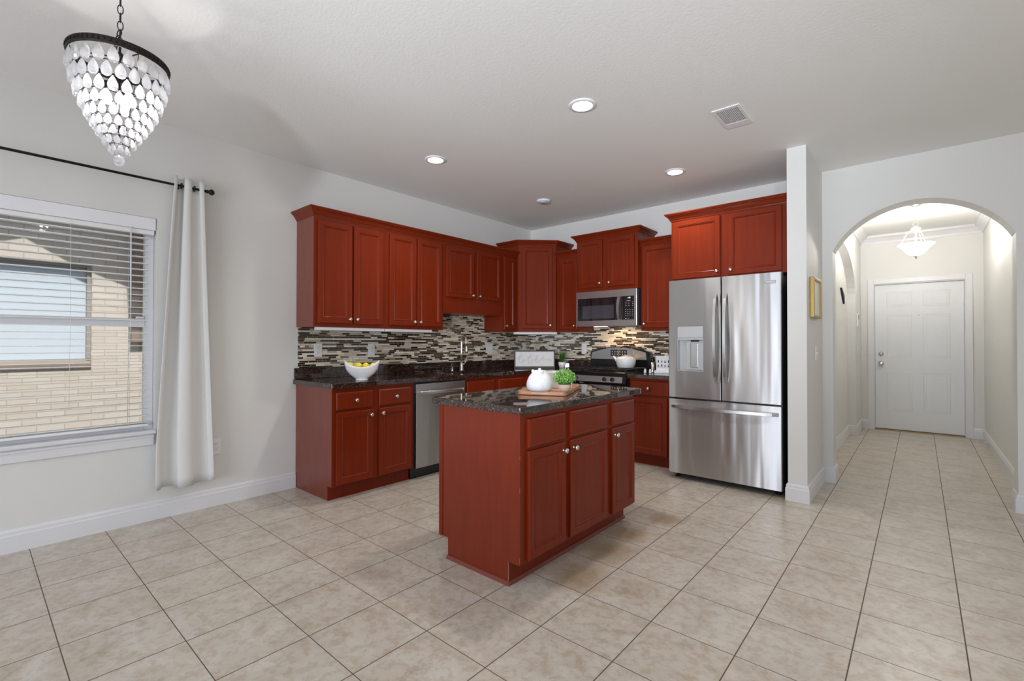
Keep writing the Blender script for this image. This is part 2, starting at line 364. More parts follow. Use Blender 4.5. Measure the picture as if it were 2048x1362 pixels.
def tag(o, label=None, cat=None, group=None, kind=None):
    if label: o['label'] = label
    if cat: o['category'] = cat
    if group: o['group'] = group
    if kind: o['kind'] = kind
    return o
def thing(name, label, cat, loc=(0, 0, 0), rz=0.0, group=None, kind=None):
    o = bpy.data.objects.new(name, None); o.empty_display_size = 0.05; C.objects.link(o)
    o.location = loc; o.rotation_euler = (0, 0, rz)
    return tag(o, label, cat, group, kind)
def dup(root, loc, rz, label=None):
    r = root.copy(); C.objects.link(r); r.location = loc; r.rotation_euler = (0, 0, rz)
    if label: r['label'] = label
    for ch in [o for o in bpy.data.objects if o.parent is root]:
        c = ch.copy(); C.objects.link(c); c.parent = r
        for g in [o for o in bpy.data.objects if o.parent is ch]:
            d = g.copy(); C.objects.link(d); d.parent = c
    return r
def subtract(obj, cutter_mb):
    """cut a hole and bake it into the mesh"""
    cut = cutter_mb.build('cutter', 'black')
    md = obj.modifiers.new('cut', 'BOOLEAN'); md.object = cut; md.operation = 'DIFFERENCE'; md.solver = 'EXACT'
    bpy.context.view_layer.update()
    dg = bpy.context.evaluated_depsgraph_get()
    me = bpy.data.meshes.new_from_object(obj.evaluated_get(dg)); obj.modifiers.clear(); obj.data = me
    bpy.data.objects.remove(cut)

# ------------------------------------------------------------------ room shell
H = 2.735; YB = 4.747; XR = 7.2; YR = -3.6
def struct(o, label, cat): return tag(o, label, cat, kind='structure')
struct(MB().box(-0.12, XR+0.12, YR-0.12, 8.45, -0.08, 0).build('floor', 'floor'), 'beige square travertine look tile floor with thin brown grout lines', 'floor')
struct(MB().box(-0.12, XR+0.12, YR-0.12, 8.45, H, H+0.1).build('ceiling', 'ceil'), 'off white textured flat ceiling over the whole room', 'ceiling')
WY0, WY1, WZ0, WZ1 = -1.02, 0.60, 0.615, 2.07
struct(MB().box(-0.12, 0, YR, WY0, 0, H).box(-0.12, 0, WY1, YB+0.12, 0, H).box(-0.12, 0, WY0, WY1, 0, WZ0).box(-0.12, 0, WY0, WY1, WZ1, H).build('wall_left', 'wall'), 'long off white wall with the dining window and sink cabinets', 'wall')
struct(MB().box(0, 3.205, YB, YB+0.12, 0, H).build('wall_back', 'wall'), 'off white kitchen wall behind the range and refrigerator', 'wall')
struct(MB().box(3.205, 3.335, 3.93, 4.92, 0, H).build('wall_divider', 'wall'), 'narrow cream divider wall ending beside the refrigerator', 'wall')
def arc(cx, z0, hw, rise, n=28):
    R = (hw*hw + rise*rise)/(2*rise); cz = z0 + rise - R; a = math.asin(hw/R)
    return [(cx + R*math.sin(-a + 2*a*i/n), cz + R*math.cos(-a + 2*a*i/n)) for i in range(n+1)]
AY0, AY1 = 4.705, 4.90
ax0, ax1 = 3.41, 4.515
poly = [(3.335, 0), (ax0, 0)] + arc((ax0+ax1)/2, 2.02, (ax1-ax0)/2, 0.35) + [(ax1, 0), (XR, 0), (XR, H), (3.335, H)]
struct(MB().prism(poly, 'y', AY0, AY1).build('wall_archway', 'wall'), 'cream wall pierced by the wide arched opening to the entry hall', 'wall')
HX0, HX1, HY = 3.345, 4.60, 8.18
def ell(cy, z0, hw, rise, n=24):
    return [(cy - hw*math.cos(PI*i/n), z0 + rise*math.sin(PI*i/n)) for i in range(n+1)]
NY0, NY1 = 5.02, 7.43
poly = [(AY1, 0), (NY0, 0)] + ell((NY0+NY1)/2, 1.80, (NY1-NY0)/2, 0.54) + [(NY1, 0), (HY, 0), (HY, H), (AY1, H)]
struct(MB().prism(poly, 'x', HX0-0.09, HX0).box(HX0-0.2, HX0-0.09, AY1, HY, 0, H).build('wall_hall_left', 'wall'), 'left side wall of the entry hall with a tall arched recess', 'wall')
struct(MB().box(HX1, HX1+0.12, AY1, HY, 0, H).build('wall_hall_right', 'wall'), 'right side wall of the entry hall, plain cream', 'wall')
dx0, dx1 = 3.50, 4.425
struct(MB().box(HX0-0.2, dx0-0.01, HY, HY+0.14, 0, H).box(dx1+0.01, HX1+0.12, HY, HY+0.14, 0, H).box(dx0-0.01, dx1+0.01, HY, HY+0.14, 2.05, H).build('wall_hall_end', 'wall'), 'end wall of the entry hall around the front door', 'wall')
struct(MB().box(XR, XR+0.12, YR, -0.9, 0, H).box(XR, XR+0.12, 2.1, AY1, 0, H).box(XR, XR+0.12, -0.9, 2.1, 0, 0.6).box(XR, XR+0.12, -0.9, 2.1, 2.3, H).build('wall_right', 'wall'), 'far right wall of the family room outside the view', 'wall')
struct(MB().box(0, 1.6, YR-0.12, YR, 0, H).box(4.4, XR, YR-0.12, YR, 0, H).box(1.6, 4.4, YR-0.12, YR, 2.2, H).build('wall_rear', 'wall'), 'rear wall behind the photographer with the patio door opening', 'wall')
# baseboards
bp = [(0, 0), (0.016, 0), (0.016, 0.095), (0.012, 0.104), (0.012, 0.118), (0.006, 0.130), (0, 0.132)]
def baseb(name, path, label): struct(MB().sweep(path, bp).build(name, 'trim'), label, 'baseboard')
baseb('baseboard_left', [(0, YR), (0, 1.568)], 'white baseboard along the window wall up to the cabinets')
baseb('baseboard_divider', [(3.205, 4.0), (3.205, 3.93), (3.335, 3.93), (3.335, AY0), (ax0, AY0), (ax0, AY1), (HX0, AY1), (HX0, NY0)][::1], 'white baseboard wrapping the divider wall beside the refrigerator')
baseb('baseboard_hall_left', [(HX0-0.09, NY0), (HX0-0.09, NY1), (HX0, NY1), (HX0, HY), (dx0-0.075, HY)], 'white baseboard of the hall recess and left corner by the door')
baseb('baseboard_hall_right', [(dx1+0.075, HY), (HX1, HY), (HX1, AY1), (ax1, AY1), (ax1, AY0), (XR, AY0)], 'white baseboard along the right side of the hall and arch')
# hall crown moulding
cp = [(0, H-0.11), (0.012, H-0.11), (0.018, H-0.085), (0.05, H-0.045), (0.075, H-0.03), (0.085, H), (0, H)]
struct(MB().sweep([(HX0, AY1), (HX0, HY), (HX1, HY), (HX1, AY1)], cp).build('trim_1', 'trim'), 'white crown moulding around the hall ceiling', 'moulding')

# ------------------------------------------------------------------ front door
dr = thing('door_1', 'white six panel front door at the far end of the hall', 'door', (0, 0, 0), kind='structure')
DY = HY+0.03
lf = MB().box(dx0+0.004, dx1-0.004, DY, DY+0.045, 0.022, 2.036)
lf.build('door_leaf', 'door', dr)
def emb(b, x0, x1, z0, z1, y):
    # raised moulding ring and raised field of one pressed panel
    for o, wd, pr in ((0, 0.010, 0.0035), (0.028, 0.006, 0.0025)):
        a0, a1, c0, c1 = x0+o, x1-o, z0+o, z1-o
        b.box(a0, a1, y-pr, y, c0, c0+wd, 0.002, 1); b.box(a0, a1, y-pr, y, c1-wd, c1, 0.002, 1)
        b.box(a0, a0+wd, y-pr, y, c0+wd, c1-wd, 0.002, 1); b.box(a1-wd, a1, y-pr, y, c0+wd, c1-wd, 0.002, 1)
for (a, c) in ((3.635, 3.905), (4.02, 4.29)):
    for (z0, z1) in ((0.28, 0.815), (1.02, 1.615), (1.72, 1.93)):
        pb = MB(); emb(pb, a, c, z0, z1, DY+0.0005); pb.build('panel_moulding', 'door', dr)
cs = MB(); cw = 0.068
for a0, a1 in ((dx0-0.008-cw, dx0-0.008), (dx1+0.008, dx1+0.008+cw)):
    cs.box(a0, a1, HY-0.016, HY-0.0005, 0, 2.118, 0.004)
cs.box(dx0-0.008, dx1+0.008, HY-0.016, HY-0.0005, 2.05, 2.118, 0.004)
cs.build('casing', 'trim', dr)
MB().box(dx0-0.0095, dx0+0.001, HY, HY+0.13, 0.012, 2.0495).box(dx1-0.001, dx1+0.0095, HY, HY+0.13, 0.012, 2.0495).box(dx0+0.001, dx1-0.001, HY, HY+0.13, 2.038, 2.0495).build('jamb', 'trim', dr)
MB().box(dx0+0.001, dx1-0.001, DY-0.004, DY+0.04, 0.0112, 0.019).build('gap_shade_strip', 'black', dr)  # black strip put in for the dark gap below the door
MB().box(dx0, dx1, HY-0.02, HY+0.1, 0.0005, 0.011).build('threshold', mat('oak_threshold', (0.45, 0.30, 0.17), 0.5), dr)
for z, n_, r in ((1.065, 'deadbolt', 0.030), (0.928, 'door_knob', 0.034)):
    k = MB().lathe([(0, 0), (r, 0), (r, 0.008), (r*0.45, 0.012), (r*0.4, 0.03)] + ([(r*0.85, 0.04), (r*0.9, 0.055), (r*0.5, 0.066), (0, 0.068)] if n_ == 'door_knob' else [(r*0.8, 0.03), (r*0.75, 0.038), (0, 0.04)]), 24, (dx0+0.07, DY, z), 'y')
    k.build(n_, 'chrome', dr)
for z in (1.76, 1.03, 0.282):
    MB().box(dx1-0.006, dx1+0.006, DY-0.012, DY-0.001, z-0.045, z+0.045, 0.002).lathe([(0, -0.048), (0.005, -0.048), (0.005, 0.048), (0, 0.048)], 10, (dx1, DY-0.012, z)).build('hinge', 'nickel', dr)
MB().lathe([(0, 0), (0.008, 0), (0.007, 0.004), (0, 0.005)], 16, (3.975, DY, 1.60), 'y').build('peephole', 'nickel', dr)

# ------------------------------------------------------------------ dining window and what is outside
wn = thing('window_1', 'white vinyl single hung dining window with a middle rail', 'window', (0, 0, 0), kind='structure')
fx0, fx1 = -0.115, -0.055
f = MB()
f.box(fx0, fx1, WY0+0.0005, WY0+0.05, WZ0+0.0005, WZ1-0.0005, 0.003).box(fx0, fx1, WY1-0.05, WY1-0.0005, WZ0+0.0005, WZ1-0.0005, 0.003)
f.box(fx0, fx1, WY0+0.05, WY1-0.05, WZ1-0.06, WZ1-0.0005, 0.003).box(fx0, fx1, WY0+0.05, WY1-0.05, WZ0+0.0005, WZ0+0.045, 0.003)
f.build('window_frame', 'vinyl', wn)
MB().box(fx0+0.005, fx1+0.004, WY0+0.05, WY1-0.05, 1.322, 1.378, 0.003).build('meeting_rail', 'vinyl', wn)
MB().box(fx1+0.002, fx1+0.02, WY1-0.10, WY1-0.065, 1.378, 1.392, 0.002).build('sash_lock', 'plate', wn)
MB().box(-0.087, -0.083, WY0+0.052, WY1-0.052, 1.380, WZ1-0.062).build('upper_pane', 'pane', wn)
MB().box(-0.087, -0.083, WY0+0.052, WY1-0.052, WZ0+0.047, 1.320).build('lower_pane', 'pane', wn)
MB().box(-0.054, 0.035, WY0-0.03, WY1+0.005, WZ0-0.022, WZ0+0.004, 0.006).build('window_sill', 'trim', wn)
MB().box(0.0005, 0.014, WY0-0.01, WY1-0.005, 0.515, WZ0-0.0225, 0.004).box(0.0005, 0.02, WY0-0.01, WY1-0.004, 0.568, 0.5855, 0.004).build('window_apron', 'trim', wn)
bl = thing('window_blind', 'open white horizontal slat blind inside the dining window', 'blind', (0, 0, 0))
MB().box(-0.045, 0.006, WY0+0.006, WY1-0.003, 1.985, WZ1-0.002, 0.004).build('valance', 'vinyl', bl)
MB().box(-0.046, -0.006, WY0+0.01, WY1-0.01, 1.955, 1.984, 0.002).build('headrail', 'slat', bl)
sl = MB(); z = 1.925
while z > 0.67:
    sl.box(-0.050, -0.002, WY0+0.012, WY1-0.035, z, z+0.0042); z -= 0.0432
sl.build('slats', 'slat', bl)
MB().box(-0.050, -0.002, WY0+0.012, WY1-0.035, 0.645, 0.662, 0.003).build('bottom_rail', 'slat', bl)
for yy in (-0.75, -0.145, 0.462):
    MB().tube([(-0.0005, yy, 1.96), (-0.0005, yy, 0.66)], 0.0014, 6).tube([(-0.052, yy, 1.96), (-0.052, yy, 0.66)], 0.0014, 6).build('ladder_cord', 'slat', bl)
for yy in (0.165,):
    MB().tube([(0.006, yy, 1.985), (0.009, yy+0.003, 1.4), (0.006, yy, 0.80)], 0.0012, 6).build('lift_cord', 'slat', bl)
MB().tube([(0.010, 0.46, 1.99), (0.012, 0.462, 1.45)], 0.004, 8).build('tilt_wand', 'slat', bl)
# curtain and rod
rd = thing('curtain_rod', 'thin black curtain rod with a round finial over the dining window', 'curtain rod')
MB().tube([(0.09, -1.30, 2.308), (0.09, 0.868, 2.308)], 0.0085, 12).build('rod', 'rod', rd)
MB().lathe([(0, 0), (0.010, 0), (0.010, 0.012), (0.014, 0.014), (0.014, 0.018), (0.008, 0.022), (0.016, 0.028), (0.021, 0.036), (0.021, 0.046), (0.014, 0.056), (0.005, 0.060), (0, 0.06)], 20, (0, 0, 0)).build('finial', 'rod', rd, (0.09, 0.866, 2.308), (-PI/2, 0, 0))
MB().box(0.0005, 0.006, 0.700, 0.716, 2.27, 2.345, 0.002).box(0.006, 0.084, 0.704, 0.712, 2.288, 2.298, 0.002).build('bracket', 'rod', rd)
cb = bmesh.new(); nu, nv = 120, 34; grid = []
for j in range(nv+1):
    tt = j/nv; zz = 2.366 - (2.366-0.218)*tt; row = []
    y0 = 0.676 + (0.573-0.676)*min(1, tt*1.15)**0.9; y1 = 0.852 + (0.940-0.852)*tt
    for i in range(nu+1):
        u = i/nu; am = 0.036 + 0.008*tt
        ph = 2*PI*(2.0*u) + 0.25*math.sin(2*tt+u*3)
        x = 0.090 + am*math.cos(ph)*(0.75 + 0.25*math.sin(3*u+1.3)) + 0.004*math.sin(9*u + 5*tt)
        y = y0 + (y1-y0)*(u + 0.045*math.sin(2*ph)) + 0.0
        zz2 = zz + (0.006*math.sin(6*u+1) if j == nv else 0)
        row.append(cb.verts.new((x, y, zz2)))
    grid.append(row)
for j in range(nv):
    for i in range(nu):
        fc = cb.faces.new((grid[j][i], grid[j][i+1], grid[j+1][i+1], grid[j+1][i])); fc.smooth = True
cmb = MB(); cmb.merge(cb); cur = cmb.build('curtain', 'curtain')
tag(cur, 'long pale grey curtain panel hanging right of the dining window', 'curtain')
sd = cur.modifiers.new('thickness', 'SOLIDIFY'); sd.thickness = 0.0025; sd.offset = 0
for u_y in (0.722, 0.80):
    g = MB().tube([(0.09 + 0.019*math.cos(a), u_y, 2.308 + 0.019*math.sin(a)) for a in [2*PI*k/20 for k in range(20)]], 0.0032, 6, closed=True)
    g.build('grommet', 'rod', cur)
# neighbouring house
nb = thing('neighbor_house', 'cream brick neighbouring house wall seen through the dining window', 'house')
NX = -2.5
MB().box(NX-0.2, NX, -0.109-1.3, 0.594, 2.025, 3.6).box(NX-0.2, NX, -6, -1.41, -0.5, 3.6).box(NX-0.2, NX, 0.594, 7, -0.5, 3.6).box(NX-0.2, NX, -1.41, 0.594, -0.5, 1.0).build('brick_wall', 'brick', nb)
MB().box(NX-0.10, NX-0.06, -1.40, 0.594, 1.0, 1.045).box(NX-0.10, NX-0.04, 0.562, 0.594, 1.045, 2.025).box(NX-0.10, NX-0.04, -1.41, -1.378, 1.045, 2.025).box(NX-0.10, NX-0.04, -1.378, 0.562, 1.99, 2.025).build('window_frame', mat('tan_window_frame', (0.30, 0.28, 0.25), 0.6), nb)
MB().box(NX-0.115, NX-0.105, -1.40, 0.592, 1.0, 2.02).build('window_shade', 'shade', nb)
MB().box(NX-0.06, NX+0.025, -1.41, 0.594, 0.955, 0.999).build('shaded_sill', 'shaded_brick', nb)  # sill row coloured dark to stand for its shadow
MB().box(NX, NX+0.10, 0.905, 1.6, 1.219, 3.4).build('shaded_pier', 'shaded_brick', nb)  # coloured dark for the shaded wall, bottom set at the shadow edge
he = 3.05; kk = math.tan(math.radians(50))
edge = [(-6, 2.0), (-1.4, 2.0), (-0.5, 2.0), (-0.12, 2.13), (0.105, 2.215), (0.388, 2.04), (0.62, 1.925), (0.88, 1.815), (0.905, 1.22), (1.6, 1.22), (1.62, 1.9), (7, 1.9)]
pts = [(NX + 0.001 + (he - zs)/kk, y) for y, zs in edge]
MB().prism([(NX+0.001, -6)] + pts + [(NX+0.001, 7)], 'z', he, he+0.05).build('shadow_eave', 'fascia', nb)  # unseen overhang, outline shaped so its shadow follows the listed edge
struct(MB().box(-14, -0.13, -12, 12, -0.7, -0.5).build('ground', 'grass_out'), 'strip of lawn between the two houses outside the window', 'ground')

# ------------------------------------------------------------------ cabinets
def ring_slab(prof, W_, H_):
    """framed slab facing -y: prof = [(inset, y)] from the back edge to the centre field"""
    b2 = bmesh.new(); rings = []
    for o, y in prof:
        rings.append([b2.verts.new(p) for p in ((o, y, o), (W_-o, y, o), (W_-o, y, H_-o), (o, y, H_-o))])
    b2.faces.new(rings[0][::-1])
    for a, b in zip(rings, rings[1:]):
        for i in range(4): b2.faces.new((a[i], a[(i+1) % 4], b[(i+1) % 4], b[i]))
    b2.faces.new(rings[-1]); bmesh.ops.recalc_face_normals(b2, faces=b2.faces[:])
    m = MB(); m.merge(b2); return m
DOORP = [(0, 0), (0, -0.015), (0.0015, -0.018), (0.004, -0.0195), (0.043, -0.0195), (0.045, -0.0165), (0.0475, -0.0165), (0.050, -0.019), (0.053, -0.017), (0.056, -0.0125), (0.064, -0.0105)]
DRAWP = [(0, 0), (0, -0.012), (0.003, -0.0155), (0.009, -0.0185), (0.012, -0.0195)]
def knob(parent, x, z, y=-0.0196):
    MB().lathe([(0, 0), (0.0085, 0), (0.0085, 0.002), (0.005, 0.005), (0.0048, 0.013), (0.0135, 0.017), (0.0155, 0.021), (0.0145, 0.026), (0.009, 0.0295), (0, 0.0305)], 20, (x, y, z), 'y').build('knob', 'nickel', parent)
def door(root, x0, x1, z0, z1, kx=None, kz=None, name='door'):
    d = ring_slab(DOORP, x1-x0, z1-z0).build(name, 'wood', root, (x0, -0.0005, z0))
    if kx is not None: knob(d, (x1-x0-0.026) if kx == 'r' else 0.026, kz-z0)
    return d
def drawer(root, x0, x1, z0, z1, kn=True, name='drawer'):
    d = ring_slab(DRAWP, x1-x0, z1-z0).build(name, 'wood', root, (x0, -0.0005, z0))
    if kn: knob(d, (x1-x0)/2, (z1-z0)/2)
    return d
def base_body(root, W_, D_, z1, toe=0.06, toeh=0.11, both=False):
    pts = [(toe, 0), (toe, toeh), (0, toeh), (0, z1), (D_, z1)]
    pts += [(D_, toeh), (D_-toe, toeh), (D_-toe, 0)] if both else [(D_, 0)]
    return MB().prism(pts, 'x', 0, W_).build('carcass', 'wood', root)
CROWN = [(0, 0), (0.006, 0), (0.008, 0.010), (0.014, 0.016), (0.022, 0.032), (0.036, 0.046), (0.044, 0.050), (0.046, 0.056), (0.052, 0.060), (0.052, 0.070), (0, 0.070)]
def crown(root, path, z, k=1.0): MB().sweep(path, [(o, z+h*k) for o, h in CROWN]).build('crown_moulding', 'wood', root)
G = 0.0008
# left run, faces +x : local x = world y, local -y = world +x
FX = 0.600
def left(name, label, y0, z=0.0, fx=FX, group=None): return thing(name, label, 'cabinet', (fx, y0, z), PI/2, group)
c = left('base_cabinet', 'cherry base cabinet at the open end of the sink counter, two drawers over two doors', 1.572, group='cherry base cabinets')
base_body(c, 2.330-1.572, 0.598, 0.866)
for a, b, k in ((1.600, 1.922, 'r'), (1.978, 2.300, 'l')):
    drawer(c, a-1.572, b-1.572, 0.696, 0.832); door(c, a-1.572, b-1.572, 0.122, 0.676, k, 0.635)
MB().prism([(0.002, 0.111), (0.598, 0.111), (0.598, 0.0005), (0.0605, 0.0005), (0.0605, 0.111)], 'x', -0.0012, -0.0001).build('skip', 'wood_side', c) if False else MB().box(-0.0012, -0.0001, 0.002, 0.597, 0.111, 0.865).box(-0.0012, -0.0001, 0.062, 0.597, 0.0005, 0.111).build('end_panel', 'wood_side', c)
c = left('base_cabinet', 'cherry sink base cabinet right of the dishwasher, two false drawer fronts', 2.952, group='cherry base cabinets')
sk_body = base_body(c, 4.10-2.952, 0.598, 0.866)
subtract(sk_body, MB().box(0.140, 0.578, 2.968, 3.745, 0.66, 0.90))
for a, b, k in ((2.975, 3.375, 'r'), (3.437, 3.83, 'l')):
    drawer(c, a-2.952, b-2.952, 0.696, 0.832, False, 'false_drawer_front'); door(c, a-2.952, b-2.952, 0.122, 0.676, k, 0.635)
# dishwasher
dw = thing('dishwasher', 'stainless dishwasher with a bowed bar handle under the sink counter', 'dishwasher', (0.60, 2.333, 0), PI/2)
MB().box(0.002, 0.614, 0.0, 0.56, 0.10, 0.862).build('tub', 'dark_side', dw)
MB().box(0.012, 0.606, -0.026, -0.001, 0.105, 0.765, 0.004).build('door_panel', 'steel_dw', dw)
MB().box(0.012, 0.606, -0.026, -0.001, 0.767, 0.848, 0.004).build('control_strip', 'steel_flat', dw)
MB().box(0.002, 0.614, 0.045, 0.07, 0.002, 0.10).build('toe_kick', 'black', dw)
hp = [(0.04 + 0.535*i/16, -0.034 - 0.030*math.sin(PI*i/16), 0.770) for i in range(17)]
MB().tube(hp, 0.007, 10, ry=0.017).box(0.034, 0.05, -0.045, -0.026, 0.755, 0.785, 0.003).box(0.566, 0.582, -0.045, -0.026, 0.755, 0.785, 0.003).build('handle', 'steel_flat', dw)
# upper cabinets on the left wall
ZU = 1.345; ZT = 2.240; FU = 0.300
def lup(label, y0, y1, z0, z1=ZT):
    c = thing('wall_cabinet', label, 'cabinet', (FU, y0, z0), PI/2, 'cherry wall cabinets')
    MB().box(G, y1-y0-G, 0, FU-0.001, 0, z1-z0).build('carcass', 'wood', c); return c
c = lup('tall cherry wall cabinet with two doors, at the free end nearest the window', 1.571, 2.246, ZU)
MB().box(-0.0006, 0.0007, 0.002, FU-0.002, 0.001, ZT-ZU-0.001).build('end_panel', 'wood_side', c)
door(c, 0.028, 0.333, 0.030, 0.870, 'r', 0.068); door(c, 0.349, 0.642, 0.030, 0.870, 'l', 0.068)
c = lup('tall cherry two door wall cabinet between the end cabinet and the short sink cabinet', 2.246, 2.932, ZU)
door(c, 0.034, 0.337, 0.030, 0.875, 'r', 0.068); door(c, 0.353, 0.659, 0.030, 0.875, 'l', 0.068)
c = lup('short cherry wall cabinet with two doors raised above the sink', 2.932, 3.840, 1.525)
door(c, 0.036, 0.43, 0.165, 0.695, 'r', 0.20); door(c, 0.482, 0.866, 0.165, 0.695, 'l', 0.20)
c = lup('narrow cherry wall cabinet squeezed between the sink cabinet and the corner cabinet', 3.840, 4.098, ZU)
door(c, 0.020, 0.215, 0.030, 0.880, 'l', 0.068)
cr = MB().sweep([(0.001, 1.571), (FU, 1.571), (FU, 4.098)], [(o, ZT+0.0005+h) for o, h in CROWN]).build('crown_moulding', 'wood')
tag(cr, 'long dark cherry crown moulding on top of the sink wall cabinets', 'moulding')
# diagonal corner cabinet
S_, D1 = 0.647, 0.325; yl = YB - S_
cc = thing('corner_cabinet', 'taller diagonal cherry corner cabinet with one long door', 'cabinet', (D1, yl+0.001, 1.348), PI/4)
L_ = (S_-D1)*math.sqrt(2)
def wl(x, y):   # world -> local of the corner cabinet
    v = Matrix.Rotation(-PI/4, 2) @ Vector((x-D1, y-yl-0.001)); return (v.x, v.y)
fp = [wl(0.002, yl+0.001), wl(D1, yl+0.001), wl(S_, YB-D1), wl(S_, YB-0.002), wl(0.002, YB-0.002)]
MB().prism(fp, 'z', 0, 1.032).build('carcass', 'wood', cc)
door(cc, 0.040, L_-0.045, 0.038, 1.020, 'r', 0.080)
crown(cc, fp[:4], 1.0325)
# back wall uppers (face -y)
def bup(label, x0, x1, z0, z1, yf, name='wall_cabinet', group='cherry wall cabinets'):
    c = thing(name, label, 'cabinet', (x0, yf, z0), 0, group)
    MB().box(G, x1-x0-G, 0, YB-yf-0.001, 0, z1-z0).build('carcass', 'wood', c); return c
YU = YB-0.305
c = bup('narrow cherry wall cabinet between the corner cabinet and the microwave', 0.649, 0.985, ZU, ZT, YU)
door(c, 0.052, 0.295, 0.030, 0.875, 'r', 0.072)
crown(c, [(0.001, 0), (0.335, 0)], ZT-ZU+0.0005)
YM = YB-0.38
c = bup('short cherry two door cabinet mounted over the microwave', 0.985, 1.745, 1.797, 2.375, YM)
door(c, 0.030, 0.342, 0.038, 0.572, 'r', 0.082); door(c, 0.408, 0.722, 0.038, 0.572, 'l', 0.082)
crown(c, [(0, 0.378), (0, 0), (0.76, 0), (0.76, 0.378)], 0.5785)
c = bup('tall single door cherry wall cabinet left of the refrigerator', 1.745, 2.192, ZU, ZT, YU)
door(c, 0.020, 0.425, 0.030, 0.890, 'l', 0.072)
crown(c, [(0, 0), (0.4465, 0)], ZT-ZU+0.0005)
YF = YB-0.60
c = bup('wide cherry two door cabinet above the refrigerator', 2.195, 3.203, 1.80, 2.37, YF)
door(c, 0.018, 0.448, 0.016, 0.560, 'r', 0.058); door(c, 0.514, 0.936, 0.016, 0.560, 'l', 0.058)
crown(c, [(0, YB-YF-0.31), (0, 0), (1.006, 0)], 0.5705)
# back wall base cabinets
c = thing('base_cabinet', 'cherry base cabinet with one drawer between range and refrigerator', 'cabinet', (1.752, 4.162, 0), 0, 'cherry base cabinets')
base_body(c, 0.438, 0.583, 0.866)
drawer(c, 0.012, 0.412, 0.696, 0.842); door(c, 0.012, 0.400, 0.122, 0.676, 'l', 0.635)
c = thing('base_cabinet', 'cherry base cabinet in the corner left of the range', 'cabinet', (0.605, 4.162, 0), 0, 'cherry base cabinets')
base_body(c, 0.373, 0.583, 0.866)
drawer(c, 0.03, 0.35, 0.696, 0.842); door(c, 0.03, 0.35, 0.122, 0.676, 'r', 0.635)

# ------------------------------------------------------------------ worktops and backsplash
ct = thing('countertop', 'dark brown polished granite L shaped countertop along the sink wall', 'countertop')
def rounded(x, y, r, a0, a1, n=5): return [(x + r*math.cos(a0+(a1-a0)*i/n), y + r*math.sin(a0+(a1-a0)*i/n)) for i in range(n+1)]
poly = [(0.001, 1.545)] + rounded(0.64-0.02, 1.545+0.02, 0.02, -PI/2, 0) + [(0.64, 4.105), (0.981, 4.105), (0.981, YB-0.001), (0.001, YB-0.001)]
slab = MB().prism(poly, 'z', 0.8665, 0.905, 0.003).build('worktop', 'granite', ct)
subtract(slab, MB().box(0.165, 0.555, 2.99, 3.72, 0.8, 1.0))
MB().box(0.001, 0.021, 1.552, YB-0.001, 0.9055, 1.0, 0.002).box(0.021, 0.981, YB-0.021, YB-0.001, 0.9055, 1.0, 0.002).build('upstand', 'granite', ct)
ct2 = thing('countertop', 'short dark granite countertop between the range and the refrigerator', 'countertop')
MB().box(1.750, 2.192, 4.105, YB-0.001, 0.8665, 0.905, 0.003).build('worktop', 'granite', ct2)
MB().box(1.752, 2.192, YB-0.021, YB-0.001, 0.9055, 1.0, 0.002).build('upstand', 'granite', ct2)
sk = thing('kitchen_sink', 'stainless undermount kitchen sink set in the dark granite', 'sink')
sb = MB()
sb.box(0.150, 0.570, 2.975, 3.735, 0.8625, 0.8662).build('rim', 'steel_flat', sk)
subtract([o for o in bpy.data.objects if o.parent is sk][0], MB().box(0.17, 0.55, 2.995, 3.715, 0.8, 1.0))
MB().box(0.168, 0.172, 2.99, 3.72, 0.68, 0.862).box(0.548, 0.552, 2.99, 3.72, 0.68, 0.862).box(0.172, 0.548, 2.99, 2.994, 0.68, 0.862).box(0.172, 0.548, 3.716, 3.72, 0.68, 0.862).box(0.168, 0.552, 2.99, 3.72, 0.675, 0.68).build('basin', 'steel_flat', sk)
fa = thing('kitchen_faucet', 'brushed nickel gooseneck pull down faucet behind the sink', 'faucet', (0.095, 3.385, 0.9055))
MB().lathe([(0, 0), (0.027, 0), (0.027, 0.006), (0.022, 0.012), (0.017, 0.06), (0.0135, 0.10), (0, 0.10)], 24).build('base', 'nickel', fa)
dv = Vector((0.9, -0.436, 0)); rr = 0.082
pts = [(0, 0, 0.09), (0, 0, 0.20), (0, 0, 0.30)] + [tuple(dv*(rr - rr*math.cos(a)) + Vector((0, 0, 0.315 + rr*math.sin(a)))) for a in [PI*i/14 for i in range(15)]] + [tuple(dv*(2*rr+0.006) + Vector((0, 0, 0.28)))]
MB().tube(pts, 0.0125, 14).build('spout', 'nickel', fa)
a_, b_ = dv*(2*rr+0.006) + Vector((0, 0, 0.285)), dv*(2*rr+0.020) + Vector((0, 0, 0.195))
MB().tube([a_, (a_*2+b_)/3, (a_+b_*2)/3, b_], [0.0135, 0.016, 0.0175, 0.0165], 16).build('spray_head', 'nickel', fa)
MB().tube([(0, 0.014, 0.065), (0.005, 0.04, 0.075)], 0.012, 12).tube([(0.005, 0.038, 0.075), (0.012, 0.052, 0.10), (0.022, 0.060, 0.155)], [0.008, 0.006, 0.0045], 10).build('lever', 'nickel', fa)
so = thing('soap_dispenser', 'small chrome soap dispenser left of the faucet', 'soap dispenser', (0.095, 3.245, 0.9055))
MB().lathe([(0, 0), (0.018, 0), (0.018, 0.004), (0.011, 0.008), (0.010, 0.03), (0.007, 0.033), (0.006, 0.05), (0, 0.05)], 18).build('base', 'chrome', so)
MB().tube([(0, 0, 0.048), (0.03, -0.014, 0.052), (0.055, -0.026, 0.046)], 0.005, 10).build('nozzle', 'chrome', so)
